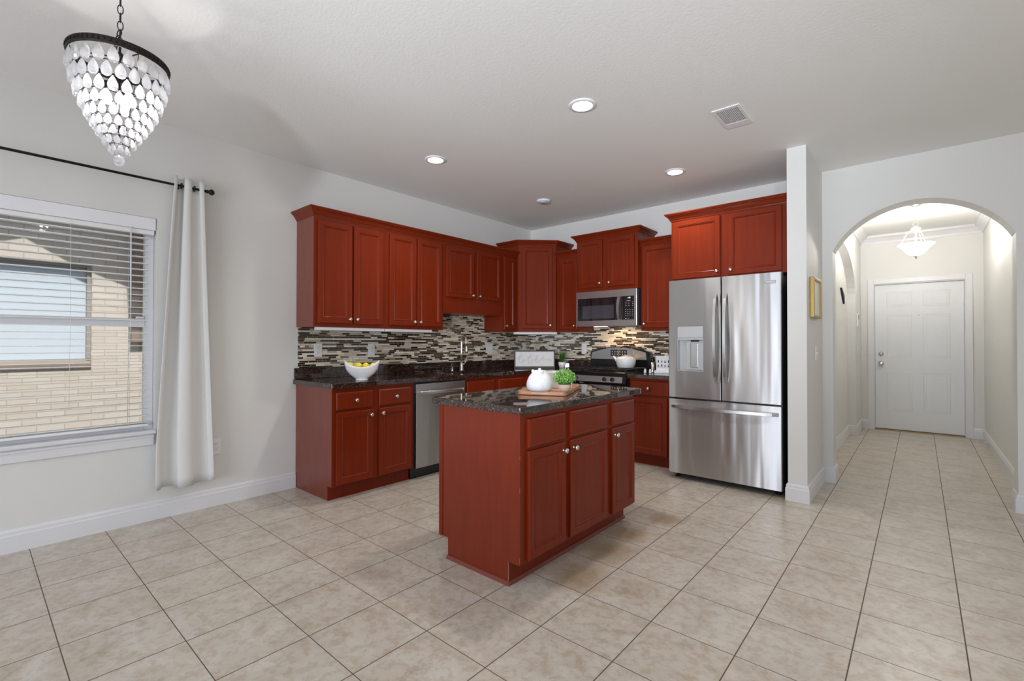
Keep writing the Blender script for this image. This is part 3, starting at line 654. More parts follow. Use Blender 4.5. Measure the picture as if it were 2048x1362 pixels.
bs = MB().box(0.001, 0.009, 1.585, YB-0.0105, 1.0005, 1.344).box(0.001, 0.009, 2.934, 3.838, 1.344, 1.524).build('tile_backsplash', 'mosaic')
tag(bs, 'brown and cream strip mosaic backsplash on the sink wall', 'backsplash')
bs = MB().box(0.001, 2.25, YB-0.010, YB-0.001, 1.0005, 1.344).box(0.985, 1.745, YB-0.010, YB-0.001, 0.91, 1.0004).box(0.985, 1.745, YB-0.010, YB-0.001, 1.344, 1.41).build('tile_backsplash', 'mosaic')
tag(bs, 'brown and cream strip mosaic backsplash behind the range', 'backsplash')
# under cabinet fixtures
def strip(label, x0, x1, y0, y1, rz=0, loc=(0, 0, 0)):
    o = MB().box(x0, x1, y0, y1, ZU-0.028, ZU-0.0005, 0.004).build('undercabinet_light', 'strip', None, loc, (0, 0, rz))
    tag(o, label, 'light', 'under cabinet light bars')
strip('white light bar under the tall cabinet nearest the window', 0.235, 0.292, 1.610, 2.243)
strip('white light bar under the second tall cabinet of the sink wall', 0.235, 0.292, 2.249, 2.80)
o = MB().box(-0.055, L_+0.02, 0.02, 0.075, -0.030, -0.0005, 0.004).build('undercabinet_light', 'strip', None, (D1, yl, 1.348), (0, 0, PI/4))
tag(o, 'white light bar under the diagonal corner cabinet', 'light', 'under cabinet light bars')

# ------------------------------------------------------------------ outlets and switches
def outlet(label, loc, rz, w_=0.072, h_=0.116, kind='outlet', gangs=1):
    t = thing('wall_outlet' if kind == 'outlet' else 'light_switch', label, kind, loc, rz, 'white outlet and switch plates')
    MB().box(-w_/2, w_/2, -0.006, -0.0005, -h_/2, h_/2, 0.002).build('cover_plate', 'plate', t)
    for g in range(gangs):
        cx = (g-(gangs-1)/2)*0.046
        if kind == 'outlet':
            for dz in (-0.02, 0.02):
                rc = MB().box(cx-0.016, cx+0.016, -0.0085, -0.0062, dz-0.0135, dz+0.0135, 0.003).build('receptacle', 'plate', t)
                MB().box(cx-0.0075, cx-0.0050, -0.0089, -0.0086, dz-0.002, dz+0.006).box(cx+0.0050, cx+0.0075, -0.0089, -0.0086, dz-0.002, dz+0.006).box(cx-0.002, cx+0.002, -0.0089, -0.0086, dz-0.009, dz-0.0055).build('slots', 'plate_hole', rc)
        else:
            MB().box(cx-0.005, cx+0.005, -0.016, -0.0062, -0.011, 0.011, 0.002).build('toggle', 'plate', t)
    return t
LW = PI/2   # plates on the left wall face +x
outlet('white outlet on the mosaic left of the fruit bowl', (0.0092, 1.758, 1.150), LW)
outlet('white outlet on the mosaic right of the fruit bowl', (0.0092, 2.287, 1.148), LW)
outlet('wide white double switch plate on the mosaic right of the faucet', (0.0092, 3.925, 1.150), LW, 0.118, 0.118, 'switch', 2)
outlet('greenish shaded outlet on the mosaic in the corner above the sign', (0.0092, 4.600, 1.152), LW)
outlet('white outlet on the mosaic between the grass plant and the range', (0.853, YB-0.0102, 1.140), 0)
outlet('low white outlet on the painted wall just right of the curtain', (0.0, 0.972, 0.440), LW)
outlet('white light switch on the divider wall below the gold frame', (3.335, 4.32, 1.135), LW, kind='switch')
outlet('white light switch on the far left hall wall near the front door', (HX0, 7.62, 1.145), LW, kind='switch')
kp = thing('alarm_keypad', 'small beige alarm keypad with a dark display on the hall wall', 'keypad', (HX0, 7.60, 1.53), PI/2)
MB().box(-0.06, 0.06, -0.02, -0.0005, -0.085, 0.085, 0.004).build('housing', 'plate', kp)
MB().box(-0.05, 0.05, -0.0225, -0.0202, 0.01, 0.07, 0.001).build('display', 'black_glass', kp)

# ------------------------------------------------------------------ refrigerator
FY = 3.925; rx0, rx1 = 2.256, 3.166; xm = 2.714
rf = thing('refrigerator', 'stainless french door refrigerator with bottom freezer and water dispenser', 'refrigerator', (0, 0, 0))
MB().box(rx0+0.008, rx1-0.006, FY+0.075, YB-0.02, 0.045, 1.762, 0.004).build('cabinet_body', 'dark_side', rf)
def fdoor(name, x0, x1, z0, z1, hole=None):
    # slightly crowned door front
    pts = [(x0, FY+0.070), (x0, FY+0.010), (x0+0.002, FY+0.004), (x0+0.007, FY), (x1-0.007, FY), (x1-0.002, FY+0.004), (x1, FY+0.010), (x1, FY+0.070)]
    o = MB().prism(pts, 'z', z0, z1).build(name, 'steel', rf)
    if hole: subtract(o, hole)
    return o
dL = fdoor('left_door', rx0, xm-0.003, 0.732, 1.778, MB().box(2.335, 2.565, FY-0.05, FY+0.062, 0.968, 1.366))
dR = fdoor('right_door', xm+0.003, rx1, 0.732, 1.778)
dF = fdoor('freezer_drawer', rx0, rx1, 0.055, 0.716)
MB().box(rx0+0.02, rx1-0.02, FY+0.045, FY+0.074, 0.717, 0.731).box(rx0, rx0+0.05, FY+0.006, FY+0.07, 0.7175, 0.7305).box(rx1-0.06, rx1+0.006, FY+0.006, FY+0.07, 0.7175, 0.7305, 0.002).build('hinge', 'dark_side', rf)
for hx, par in ((2.672, dL), (2.752, dR)):
    hp = [(hx, FY-0.010 - 0.050*math.sin(PI*i/18)**0.6, 0.888 + 0.745*i/18) for i in range(19)]
    b = MB(); b2 = bmesh.new(); rows = []
    for (x, y, z) in hp: rows.append([b2.verts.new(p) for p in ((x-0.013, y+0.004, z), (x-0.011, y-0.008, z), (x+0.011, y-0.008, z), (x+0.013, y+0.004, z), (x+0.011, y+0.009, z), (x-0.011, y+0.009, z))])
    for a, c2 in zip(rows, rows[1:]):
        for i in range(6): fc = b2.faces.new((a[i], a[(i+1) % 6], c2[(i+1) % 6], c2[i])); fc.smooth = False
    b2.faces.new(rows[0]); b2.faces.new(rows[-1][::-1]); bmesh.ops.recalc_face_normals(b2, faces=b2.faces[:])
    b.merge(b2); b.build('door_handle', 'steel_flat', par)
hp = [(2.292 + 0.850*i/22, FY-0.012 - 0.050*math.sin(PI*i/22)**0.6, 0.652) for i in range(23)]
b = MB(); b2 = bmesh.new(); rows = []
for (x, y, z) in hp: rows.append([b2.verts.new(p) for p in ((x, y+0.004, z-0.015), (x, y-0.008, z-0.012), (x, y-0.008, z+0.012), (x, y+0.004, z+0.015), (x, y+0.009, z+0.012), (x, y+0.009, z-0.012))])
for a, c2 in zip(rows, rows[1:]):
    for i in range(6): b2.faces.new((a[i], a[(i+1) % 6], c2[(i+1) % 6], c2[i]))
b2.faces.new(rows[0]); b2.faces.new(rows[-1][::-1]); bmesh.ops.recalc_face_normals(b2, faces=b2.faces[:])
b.merge(b2); b.build('drawer_handle', 'steel_flat', dF)
ds = MB()
ds.box(2.337, 2.563, FY-0.001, FY+0.02, 1.262, 1.364, 0.003)
dsp = ds.build('dispenser_panel', 'grey_plastic', dL)
MB().box(2.336, 2.564, FY+0.056, FY+0.061, 0.969, 1.262).box(2.336, 2.341, FY+0.004, FY+0.056, 0.969, 1.262).box(2.559, 2.564, FY+0.004, FY+0.056, 0.969, 1.262).box(2.341, 2.559, FY+0.004, FY+0.056, 0.969, 0.974).box(2.341, 2.559, FY+0.004, FY+0.056, 1.244, 1.261).build('dispenser_recess', 'grey_plastic', dL)
MB().box(2.405, 2.555, FY+0.034, FY+0.055, 0.978, 1.24, 0.004).build('dispenser_back', 'grey_plastic', dL)
MB().box(2.445, 2.515, FY+0.022, FY+0.033, 1.00, 1.215, 0.005).build('dispenser_paddle', 'steel_flat', dL)
MB().box(2.45, 2.52, FY+0.018, FY+0.045, 1.228, 1.243, 0.003).build('dispenser_spout', 'black', dL)
bd = MB().box(3.048, 3.128, FY-0.0015, FY+0.003, 1.690, 1.716, 0.002).build('badge', 'chrome', dR)
MB().box(3.054, 3.122, FY-0.0022, FY-0.0016, 1.696, 1.710).build('badge_inset', 'grey_plastic', bd)
for fx in (2.30, 3.12):
    MB().lathe([(0, 0.001), (0.022, 0.001), (0.022, 0.012), (0.010, 0.016), (0.010, 0.045), (0, 0.045)], 16, (fx, FY+0.11, 0)).build('foot', 'black', rf)

# ------------------------------------------------------------------ microwave
mw = thing('microwave', 'stainless over the range microwave with black glass door', 'microwave', (0, 0, 0))
MYF = 4.347; mx0, mx1 = 0.990, 1.740
MB().box(mx0+0.002, mx1+0.002, MYF+0.035, YB-0.012, 1.405, 1.794, 0.002).build('case', 'dark_side', mw)
fr = MB().box(mx0, mx1, MYF, MYF+0.034, 1.400, 1.794, 0.004).build('front_frame', 'steel_flat', mw)
subtract(fr, MB().box(mx0+0.022, mx1-0.030, MYF-0.01, MYF+0.01, 1.464, 1.717))
md = MB().box(mx0+0.023, 1.514, MYF+0.002, MYF+0.0095, 1.465, 1.716, 0.001).build('door_glass', 'black_glass', mw)
MB().box(1.072, 1.472, MYF+0.0008, MYF+0.0018, 1.487, 1.632).build('viewing_window', 'window_screen', md)
b2 = bmesh.new(); rows = []
for i in range(15):
    z = 1.468 + 0.245*i/14; y = MYF - 0.008 - 0.028*math.sin(PI*i/14)**0.7
    rows.append([b2.verts.new(p) for p in ((1.520, y+0.003, z), (1.524, y-0.006, z), (1.552, y-0.006, z), (1.556, y+0.003, z), (1.556, MYF+0.009 if i in (0, 14) else y+0.009, z), (1.520, MYF+0.009 if i in (0, 14) else y+0.009, z))])
for a, c2 in zip(rows, rows[1:]):
    for i in range(6): b2.faces.new((a[i], a[(i+1) % 6], c2[(i+1) % 6], c2[i]))
b2.faces.new(rows[0]); b2.faces.new(rows[-1][::-1]); bmesh.ops.recalc_face_normals(b2, faces=b2.faces[:])
b = MB(); b.merge(b2); b.build('handle', 'steel_flat', mw)
pn = MB().box(1.560, mx1-0.031, MYF+0.002, MYF+0.0095, 1.465, 1.716, 0.001).build('control_panel', 'black_glass', mw)
kb = MB(); py_ = MYF+0.0008
for r_ in range(4):
    for k in range(4): kb.box(1.608+k*0.026, 1.617+k*0.026, py_, py_+0.001, 1.508+r_*0.020, 1.513+r_*0.020)
for r_ in range(3):
    for k in (0, 1.3, 3): kb.box(1.608+k*0.026, 1.622+k*0.026, py_, py_+0.001, 1.612+r_*0.018, 1.6165+r_*0.018)
kb.box(1.606, 1.622, py_, py_+0.001, 1.476, 1.481).box(1.640, 1.646, py_, py_+0.001, 1.476, 1.481).box(1.625, 1.668, py_, py_+0.001, 1.664, 1.668)
kb.build('keypad_print', 'print', pn)
def seven(b, x, z, h, segs, y):
    w_ = h*0.5; t_ = h*0.14
    R = {'a': (x, x+w_, z+h-t_, z+h), 'd': (x, x+w_, z, z+t_), 'g': (x, x+w_, z+h/2-t_/2, z+h/2+t_/2), 'f': (x, x+t_, z+h/2, z+h), 'e': (x, x+t_, z, z+h/2), 'b': (x+w_-t_, x+w_, z+h/2, z+h), 'c': (x+w_-t_, x+w_, z, z+h/2)}
    for k in segs: q = R[k]; b.box(q[0], q[1], y, y+0.001, q[2], q[3])
db = MB(); seven(db, 1.632, 1.690, 0.014, 'bc', py_); seven(db, 1.648, 1.690, 0.014, 'abged', py_); seven(db, 1.660, 1.690, 0.014, 'acdfg', py_)
db.build('clock_digits', 'lcd', pn)
MB().box(1.15, 1.30, MYF+0.12, MYF+0.17, 1.4005, 1.4045).build('cooktop_lamp', mat('lit_warm_lamp', (1, 1, 1), 0.5, emit=(1.0, 0.75, 0.45), es=8, var=0), mw)
light('microwave_lamp', 'AREA', (1.40, MYF+0.22, 1.395), 1.6, (1.0, 0.68, 0.38), shape='RECTANGLE', size=0.25, size_y=0.06)

# ------------------------------------------------------------------ range
rg = thing('gas_range', 'freestanding black and stainless gas range with an arched backguard', 'range', (0, 0, 0))
gx0, gx1 = 0.988, 1.744
MB().box(gx0, gx1, 4.135, YB-0.012, 0.03, 0.895, 0.003).build('body', 'dark_side', rg)
MB().box(gx0, gx1, 4.105, 4.66, 0.8955, 0.912, 0.006).build('cooktop', 'black', rg)
MB().prism([(4.086, 0.797), (4.134, 0.785), (4.134, 0.894), (4.104, 0.894)], 'x', gx0, gx1).build('front_panel', 'black', rg)
pl = MB().prism([(4.0845, 0.808), (4.0915, 0.808), (4.1035, 0.868), (4.0965, 0.868)], 'x', gx0+0.03, 1.706).build('control_strip', 'steel_flat', rg)
for kx in (1.075, 1.163, 1.506, 1.597):
    k = MB().lathe([(0, 0), (0.022, 0), (0.021, 0.014), (0.017, 0.017), (0, 0.017)], 24).box(-0.004, 0.004, -0.019, 0.019, 0.016, 0.026, 0.002)
    k.build('burner_knob', 'black', rg, (kx, 4.089, 0.838), (PI/2-0.2, 0, 0))
MB().box(gx0+0.004, gx1-0.004, 4.098, 4.133, 0.22, 0.783, 0.006).build('oven_door', 'black_glass', rg)
MB().box(gx0+0.004, gx1-0.004, 4.098, 4.133, 0.05, 0.212, 0.006).build('storage_drawer', 'steel_flat', rg)
MB().tube([(gx0+0.06, 4.097, 0.74), (gx0+0.06, 4.06, 0.745), (gx1-0.06, 4.06, 0.745), (gx1-0.06, 4.097, 0.74)], 0.011, 10).build('oven_handle', 'black', rg)
tx = MB()
for i, wd in enumerate((0.006, 0.004, 0.005, 0.003, 0.006)): tx.box(1.208+i*0.009, 1.208+i*0.009+wd, 4.0852, 4.0875, 0.7895, 0.7945)
tx.build('front_lettering', 'print', rg)
# backguard with a gently arched top
bgp = [(gx0, 0.912), (gx0, 1.10)] + [(gx0+0.015 + (gx1-gx0-0.03)*i/20, 1.118 + 0.058*math.sin(PI*i/20)) for i in range(21)] + [(gx1, 1.10), (gx1, 0.912)]
MB().prism(bgp, 'y', 4.665, YB-0.0115).build('backguard', 'black', rg)
bgs = [(gx0+0.012, 1.028)] + [(gx0+0.022 + (gx1-gx0-0.075)*i/20, 1.103 + 0.062*math.sin(PI*(i/20)*0.97)) for i in range(21)] + [(gx1-0.045, 1.028)]
MB().prism(bgs, 'y', 4.6575, 4.6645).build('backguard_panel', 'steel_flat', rg)
ck = MB().box(1.262, 1.47, 4.6545, 4.657, 1.062, 1.138, 0.001).build('clock_panel', 'black_glass', rg)
cb_ = MB()
for i in range(6):
    for j in range(2): cb_.lathe([(0, 0), (0.006, 0), (0.006, 0.0008), (0, 0.0008)], 10, (1.285+i*0.032, 4.6543, 1.085+j*0.028), 'y')
cb_.build('buttons', 'print', ck)
# burners and grates
for bx, by, br in ((1.17, 4.25, 0.045), (1.17, 4.50, 0.036), (1.56, 4.25, 0.040), (1.56, 4.50, 0.045)):
    MB().lathe([(0, 0), (br, 0), (br, 0.008), (br*0.75, 0.010), (br*0.75, 0.016), (0, 0.018)], 24, (bx, by, 0.9125)).build('burner', 'black_iron', rg)
for cx in (1.175, 1.56):
    g = MB(); x0, x1, y0, y1 = cx-0.165, cx+0.165, 4.125, 4.625; zt = 0.944
    for a in (x0, x1): g.box(a-0.005, a+0.005, y0, y1, zt-0.010, zt, 0.002, 1)
    for a in (y0, (y0+y1)/2, y1): g.box(x0, x1, a-0.005, a+0.005, zt-0.010, zt, 0.002, 1)
    for by in (4.25, 4.50):
        g.box(cx-0.004, cx+0.004, by-0.115, by-0.025, zt-0.008, zt, 0.001, 1).box(cx-0.004, cx+0.004, by+0.025, by+0.115, zt-0.008, zt, 0.001, 1)
        g.box(x0, cx-0.025, by-0.004, by+0.004, zt-0.008, zt, 0.001, 1).box(cx+0.025, x1, by-0.004, by+0.004, zt-0.008, zt, 0.001, 1)
    for a in (x0, x1):
        for d in (y0, (y0+y1)/2, y1): g.box(a-0.006, a+0.006, d-0.006, d+0.006, 0.9125, zt-0.009)
    g.build('grate', 'black_iron', rg)

# ------------------------------------------------------------------ island
ix0, ix1, iy0, iy1 = 1.884, 2.488, 1.544, 2.757
isl = thing('kitchen_island', 'free standing cherry island cabinet with three doors under a granite top', 'island', (ix1, iy0, 0), PI/2)
base_body(isl, iy1-iy0, ix1-ix0, 0.868, 0.074, 0.114, True)
for k, (a, b, kn) in enumerate(((1.590, 1.915, 'r'), (1.965, 2.372, 'l'), (2.440, 2.742, 'l'))):
    drawer(isl, a-iy0, b-iy0, 0.690, 0.836, False, 'drawer')
    door(isl, a-iy0, b-iy0, 0.128, 0.674, kn, 0.630)
wi = iy1-iy0; dd = ix1-ix0
MB().box(-0.003, 0.0, 0.0, dd-0.030, 0.114, 0.868).box(-0.003, 0.0, 0.074, dd-0.074, 0.0, 0.114).build('end_panel', 'wood_end', isl)
MB().box(-0.008, 0.0, dd-0.030, dd, 0.114, 0.868, 0.002).build('corner_batten', 'wood', isl)
shoe = [(0, 0.0005), (0.014, 0.0005), (0.012, 0.010), (0.006, 0.017), (0, 0.019)]
MB().sweep([(-0.0035, dd-0.074), (-0.0035, 0.0738), (wi, 0.0738)], shoe).build('shoe_moulding', mat('worn_cherry', (0.20, 0.045, 0.03), 0.5), isl)
bare = mat('bare_wood_edge', (0.55, 0.33, 0.2), 0.7)
for z0, z1 in ((0.640, 0.655), (0.475, 0.50), (0.128, 0.155)): MB().box(-0.0033, -0.0030, -0.0002, 0.0007, z0, z1).build('edge_wear', bare, isl)
MB().box(-0.0035, -0.003, 0.0737, 0.0755, 0.02, 0.112).build('edge_wear', bare, isl)
it = MB()
poly = rounded(1.872, 1.525, 0.022, PI, 1.5*PI) + rounded(2.508, 1.530, 0.028, -PI/2, 0) + rounded(2.508, 2.772, 0.028, 0, PI/2) + rounded(1.872, 2.778, 0.022, PI/2, PI)
it.prism(poly, 'z', 0.8685, 0.905, 0.004)
o = it.build('island_countertop', 'granite'); tag(o, 'rectangular polished dark granite slab on the kitchen island', 'countertop')

# ------------------------------------------------------------------ things on the counters
ZC = 0.9055
bw = thing('fruit_bowl', 'white boat shaped ceramic bowl of lemons on the sink counter', 'bowl', (0.52, 1.875, ZC), math.atan2(0.83, 0.55))
bm = bmesh.new(); seg = 48; prof = [(0.0, 0.001), (0.050, 0.001), (0.050, 0.010), (0.044, 0.014), (0.062, 0.024), (0.098, 0.052), (0.126, 0.086), (0.140, 0.118), (0.146, 0.142)]
inn = [(0.140, 0.143), (0.132, 0.118), (0.117, 0.090), (0.088, 0.056), (0.050, 0.030), (0.0, 0.024)]
rings = []
for r, z in prof + inn:
    if r == 0: rings.append([bm.verts.new((0, 0, z))]); continue
    rg_ = []
    for i in range(seg):
        a = 2*PI*i/seg; t = min(1.0, z/0.14)
        sy = 1.0 - 0.42*min(1, r/0.1)*(1 if r > 0.05 else 0.3)
        zz = z*(1 + t*t*(0.19*math.cos(2*a) - 0.02)); rx = r*(1 - 0.05*t*t*t*max(0, math.cos(2*a)))
        rg_.append(bm.verts.new((rx*math.cos(a), r*sy*math.sin(a), zz)))
    rings.append(rg_)
for a, b in zip(rings, rings[1:]):
    for i in range(seg):
        j = (i+1) % seg
        if len(a) == 1: f = bm.faces.new((a[0], b[j], b[i]))
        elif len(b) == 1: f = bm.faces.new((a[i], a[j], b[0]))
        else: f = bm.faces.new((a[i], a[j], b[j], b[i]))
        f.smooth = True
bmesh.ops.recalc_face_normals(bm, faces=bm.faces[:])
b = MB(); b.merge(bm); b.build('bowl_shell', 'ceramic', bw)
lem = [(0, 0.034), (0.005, 0.032), (0.011, 0.028), (0.020, 0.021), (0.0255, 0.010), (0.027, 0), (0.0255, -0.010), (0.020, -0.021), (0.011, -0.028), (0.006, -0.032), (0, -0.035)]
lm = None; ax_ = Vector((0.55, 0.83, 0)).normalized(); px_ = Vector((-ax_.y, ax_.x, 0))
for k, (u, v, z, rx, rz, lb) in enumerate(((-0.090, 0.0, 0.124, 1.2, 0.4, 'yellow lemon at the left end of the white bowl'), (-0.028, -0.026, 0.122, 1.4, 1.9, 'yellow lemon left of centre in the white bowl'), (0.030, -0.026, 0.119, 1.5, 0.8, 'yellow lemon right of centre in the white bowl'), (0.086, 0.002, 0.116, 1.3, 2.6, 'yellow lemon at the right end of the white bowl'), (-0.031, 0.034, 0.120, 1.5, 1.2, 'yellow lemon at the back left of the white bowl'), (0.030, 0.030, 0.117, 1.5, 0.1, 'yellow lemon at the back right of the white bowl'), (0.0, 0.0, 0.066, 1.5, 0.7, 'yellow lemon at the bottom of the white bowl'))):
    if lm is None: o = MB().lathe(lem, 22).build('lemon', 'lemon'); lm = o
    else: o = lm.copy(); C.objects.link(o)
    p = Vector((0.52, 1.875, ZC)) + ax_*u + px_*v + Vector((0, 0, z))
    o.location = p; o.rotation_euler = (rx, 0, rz); tag(o, lb, 'lemon', 'lemons in the white bowl')

# kitchen sign in the corner
sv = Vector((0.341, 0.373, 0)).normalized(); sang = math.atan2(sv.y, sv.x); SW = 0.505; SH = 0.217
sg = thing('kitchen_sign', 'grey framed white sign with the handwritten word kitchen in the corner', 'sign', (0.255, 4.108, ZC), sang)
fw = 0.014
MB().box(0, SW, 0.0, 0.028, 0, 0.022, 0.001).box(0, SW, 0.0, 0.028, SH-fw, SH, 0.001).box(0, fw, 0.0, 0.028, fw, SH-fw, 0.001).box(SW-fw, SW, 0.0, 0.028, fw, SH-fw, 0.001).build('sign_frame', 'grey_wood', sg)
pnl = MB().box(fw, SW-fw, 0.010, 0.018, fw, SH-fw).build('sign_panel', 'sign_white', sg)
STR = [[(178, 510), (182, 470), (196, 420), (225, 370), (262, 340), (288, 338), (292, 352), (270, 378), (225, 405), (190, 425)],
 [(190, 470), (215, 440), (240, 418), (238, 440), (212, 450), (222, 480), (245, 510), (275, 527), (300, 520), (312, 495), (300, 476), (287, 478)],
 [(287, 478), (300, 474), (328, 452), (318, 478), (330, 492), (352, 478), (400, 452), (455, 405)],
 [(300, 425), (306, 430)],
 [(478, 420), (500, 345), (502, 324), (488, 332), (458, 395), (434, 462), (430, 512), (448, 542), (482, 548), (514, 526), (520, 500), (505, 492)],
 [(405, 405), (465, 388), (530, 372), (602, 378)],
 [(530, 440), (508, 446), (495, 466), (505, 484), (535, 480), (580, 448), (625, 405)],
 [(615, 420), (650, 372), (658, 350), (640, 352), (620, 400), (600, 465), (588, 505)],
 [(594, 490), (615, 458), (640, 445), (640, 470), (622, 505), (632, 520), (662, 505), (705, 466), (762, 420)],
 [(745, 440), (775, 420), (795, 404), (785, 398), (765, 420), (755, 452), (768, 472), (800, 466), (850, 446)],
 [(850, 475), (872, 448), (893, 446), (886, 475), (915, 452), (938, 448), (930, 478), (942, 497), (965, 482), (985, 458)]]
def smooth_pts(p, k=5):
    out = []
    for i in range(len(p)-1):
        p0 = p[max(i-1, 0)]; p1 = p[i]; p2 = p[i+1]; p3 = p[min(i+2, len(p)-1)]
        for j in range(k):
            t = j/k
            out.append(tuple(0.5*((2*p1[a]) + (-p0[a]+p2[a])*t + (2*p0[a]-5*p1[a]+4*p2[a]-p3[a])*t*t + (-p0[a]+3*p1[a]-3*p2[a]+p3[a])*t**3) for a in (0, 1)))
    out.append(p[-1]); return out
ltr = MB()
for st in STR:
    q = [((x-105)/945*SW, 0.0097, (655 - (y + (x-105)*0.0))/412*SH) for x, y in smooth_pts(st)]
    ltr.tube(q, 0.0021, 6, ry=0.0006)
ltr.build('handwritten_lettering', 'ink', pnl)

# grass plant in a white pot
def blades(n, r, h0, h1, z0, spread):
    b2 = bmesh.new()
    for i in range(n):
        a = random.uniform(0, 2*PI); rad = r*math.sqrt(random.random()); h = random.uniform(h0, h1); ln = random.uniform(0.2, 1)*spread
        bx, by = rad*math.cos(a), rad*math.sin(a); w_ = 0.0022; ta = random.uniform(0, PI)
        prev = None
        for k in range(5):
            t = k/4; ww = w_*(1-t)+0.0003
            cx = bx + math.cos(a)*ln*t*t; cy = by + math.sin(a)*ln*t*t; cz = z0 + h*t
            cur_ = [b2.verts.new((cx - ww*math.sin(ta), cy + ww*math.cos(ta), cz)), b2.verts.new((cx + ww*math.sin(ta), cy - ww*math.cos(ta), cz))]
            if prev: b2.faces.new((prev[0], prev[1], cur_[1], cur_[0]))
            prev = cur_
    m = MB(); m.merge(b2); return m
gp = thing('potted_grass', 'small dark green grass plant in a white pot beside the kitchen sign', 'plant', (0.672, 4.520, ZC))
MB().lathe([(0, 0), (0.032, 0), (0.043, 0.05), (0.046, 0.074), (0.041, 0.074), (0.038, 0.062), (0, 0.062)], 28).build('pot', 'ceramic', gp)
MB().lathe([(0, 0.0625), (0.037, 0.0625), (0.030, 0.067), (0, 0.068)], 20).build('soil', 'soil', gp)
tag(blades(170, 0.028, 0.10, 0.165, 0.063, 0.045).build('grass_blades', 'grass', gp), kind='stuff')

# board, jar, boxwood, canister on the island
A_ = Vector((2.150, 1.917, 0)); U_ = Vector((0.917, 0.398, 0)); V_ = Vector((-0.398, 0.917, 0)); bang = math.atan2(U_.y, U_.x)
bo = thing('cutting_board', 'acacia wood serving board with rounded corners on the island', 'board', (A_.x, A_.y, ZC), bang)
poly = rounded(0.025, 0.025, 0.025, PI, 1.5*PI) + rounded(0.275, 0.025, 0.025, -PI/2, 0) + rounded(0.275, 0.475, 0.025, 0, PI/2) + rounded(0.025, 0.475, 0.025, PI/2, PI)
MB().prism(poly, 'z', 0.0, 0.0255, 0.005).build('board_slab', 'board', bo)
MB().box(0.09, 0.19, -0.0010, 0.004, 0.011, 0.015).build('grip_slot', mat('pale_grip', (0.75, 0.52, 0.42), 0.6), bo)
ZBd = ZC + 0.0262
jr = thing('marble_jar', 'rounded white marbled jar with two small lugs on the wooden board', 'jar', (2.262, 1.995, ZBd), bang)
jm, jt, jb = newmat('white_marble'); jn = N(jt); jco, js = jn.xyz()
jf = jn.noise(jco, 9, 3, 0.5, 1.2)
jt.links.new(jn.ramp(jf, [(0.47, (0.86, 0.87, 0.88)), (0.50, (0.74, 0.76, 0.77)), (0.53, (0.86, 0.87, 0.88))]), jb.inputs['Base Color']); jb.inputs['Roughness'].default_value = 0.2
MB().lathe([(0, 0), (0.062, 0), (0.074, 0.012), (0.080, 0.032), (0.076, 0.058), (0.064, 0.085), (0.047, 0.106), (0.036, 0.116), (0.036, 0.121), (0.029, 0.121), (0.028, 0.110), (0, 0.108)], 40).build('body', jm, jr)
for a in (PI*0.93, -PI*0.32):
    MB().lathe([(0, 0), (0.009, 0.001), (0.010, 0.010), (0.007, 0.017), (0, 0.020)], 14, (0.045*math.cos(a), 0.045*math.sin(a), 0.106)).build('lug', jm, jr)
MB().lathe([(0, 0.1085), (0.026, 0.1085), (0.024, 0.118), (0.008, 0.122), (0.009, 0.132), (0, 0.135)], 24).build('lid', 'ceramic', jr)
bx = thing('potted_boxwood', 'bright green boxwood ball in a blush pot on the wooden board', 'plant', (2.400, 2.055, ZBd))
MB().lathe([(0, 0), (0.026, 0), (0.036, 0.020), (0.041, 0.042), (0.037, 0.042), (0.034, 0.034), (0, 0.034)], 28).build('pot', 'pot_pink', bx)
b2 = bmesh.new(); Rb = 0.067; c0 = Vector((0, 0, 0.082))
for i in range(1500):
    d = Vector((random.gauss(0, 1), random.gauss(0, 1), random.gauss(0, 1))).normalized()
    if d.z < -0.62: continue
    p = c0 + Vector((d.x, d.y, d.z*0.72))*Rb*random.uniform(0.72, 1.03)
    n_ = (d + Vector((random.gauss(0, .6), random.gauss(0, .6), random.gauss(0, .6)))).normalized(); t_ = n_.orthogonal().normalized()
    t_ = Matrix.Rotation(random.uniform(0, 2*PI), 3, n_) @ t_; s_ = n_.cross(t_); L0 = random.uniform(0.007, 0.0115); w0 = L0*0.36
    vs = [b2.verts.new(p - t_*L0*0.5), b2.verts.new(p + s_*w0 + n_*0.001), b2.verts.new(p + t_*L0*0.5), b2.verts.new(p - s_*w0 + n_*0.001)]
    b2.faces.new(vs)
b = MB(); b.merge(b2); tag(b.build('foliage', 'leaf', bx), kind='stuff')
MB().lathe([(0, 0.036), (0.03, 0.036), (0.046, 0.06), (0.048, 0.085), (0.03, 0.108), (0, 0.112)], 20).build('inner_branches', 'grass', bx)
cn = thing('square_canister', 'plain white square canister standing behind the boxwood plant', 'canister', (2.165, 2.13, ZBd), math.atan2(0.10, 0.145))
MB().box(0.0, 0.20, 0, 0.085, 0, 0.100, 0.004).build('canister_body', 'ceramic', cn)
MB().box(0.004, 0.196, 0.004, 0.081, 0.1005, 0.107, 0.002).build('lid', 'ceramic', cn)

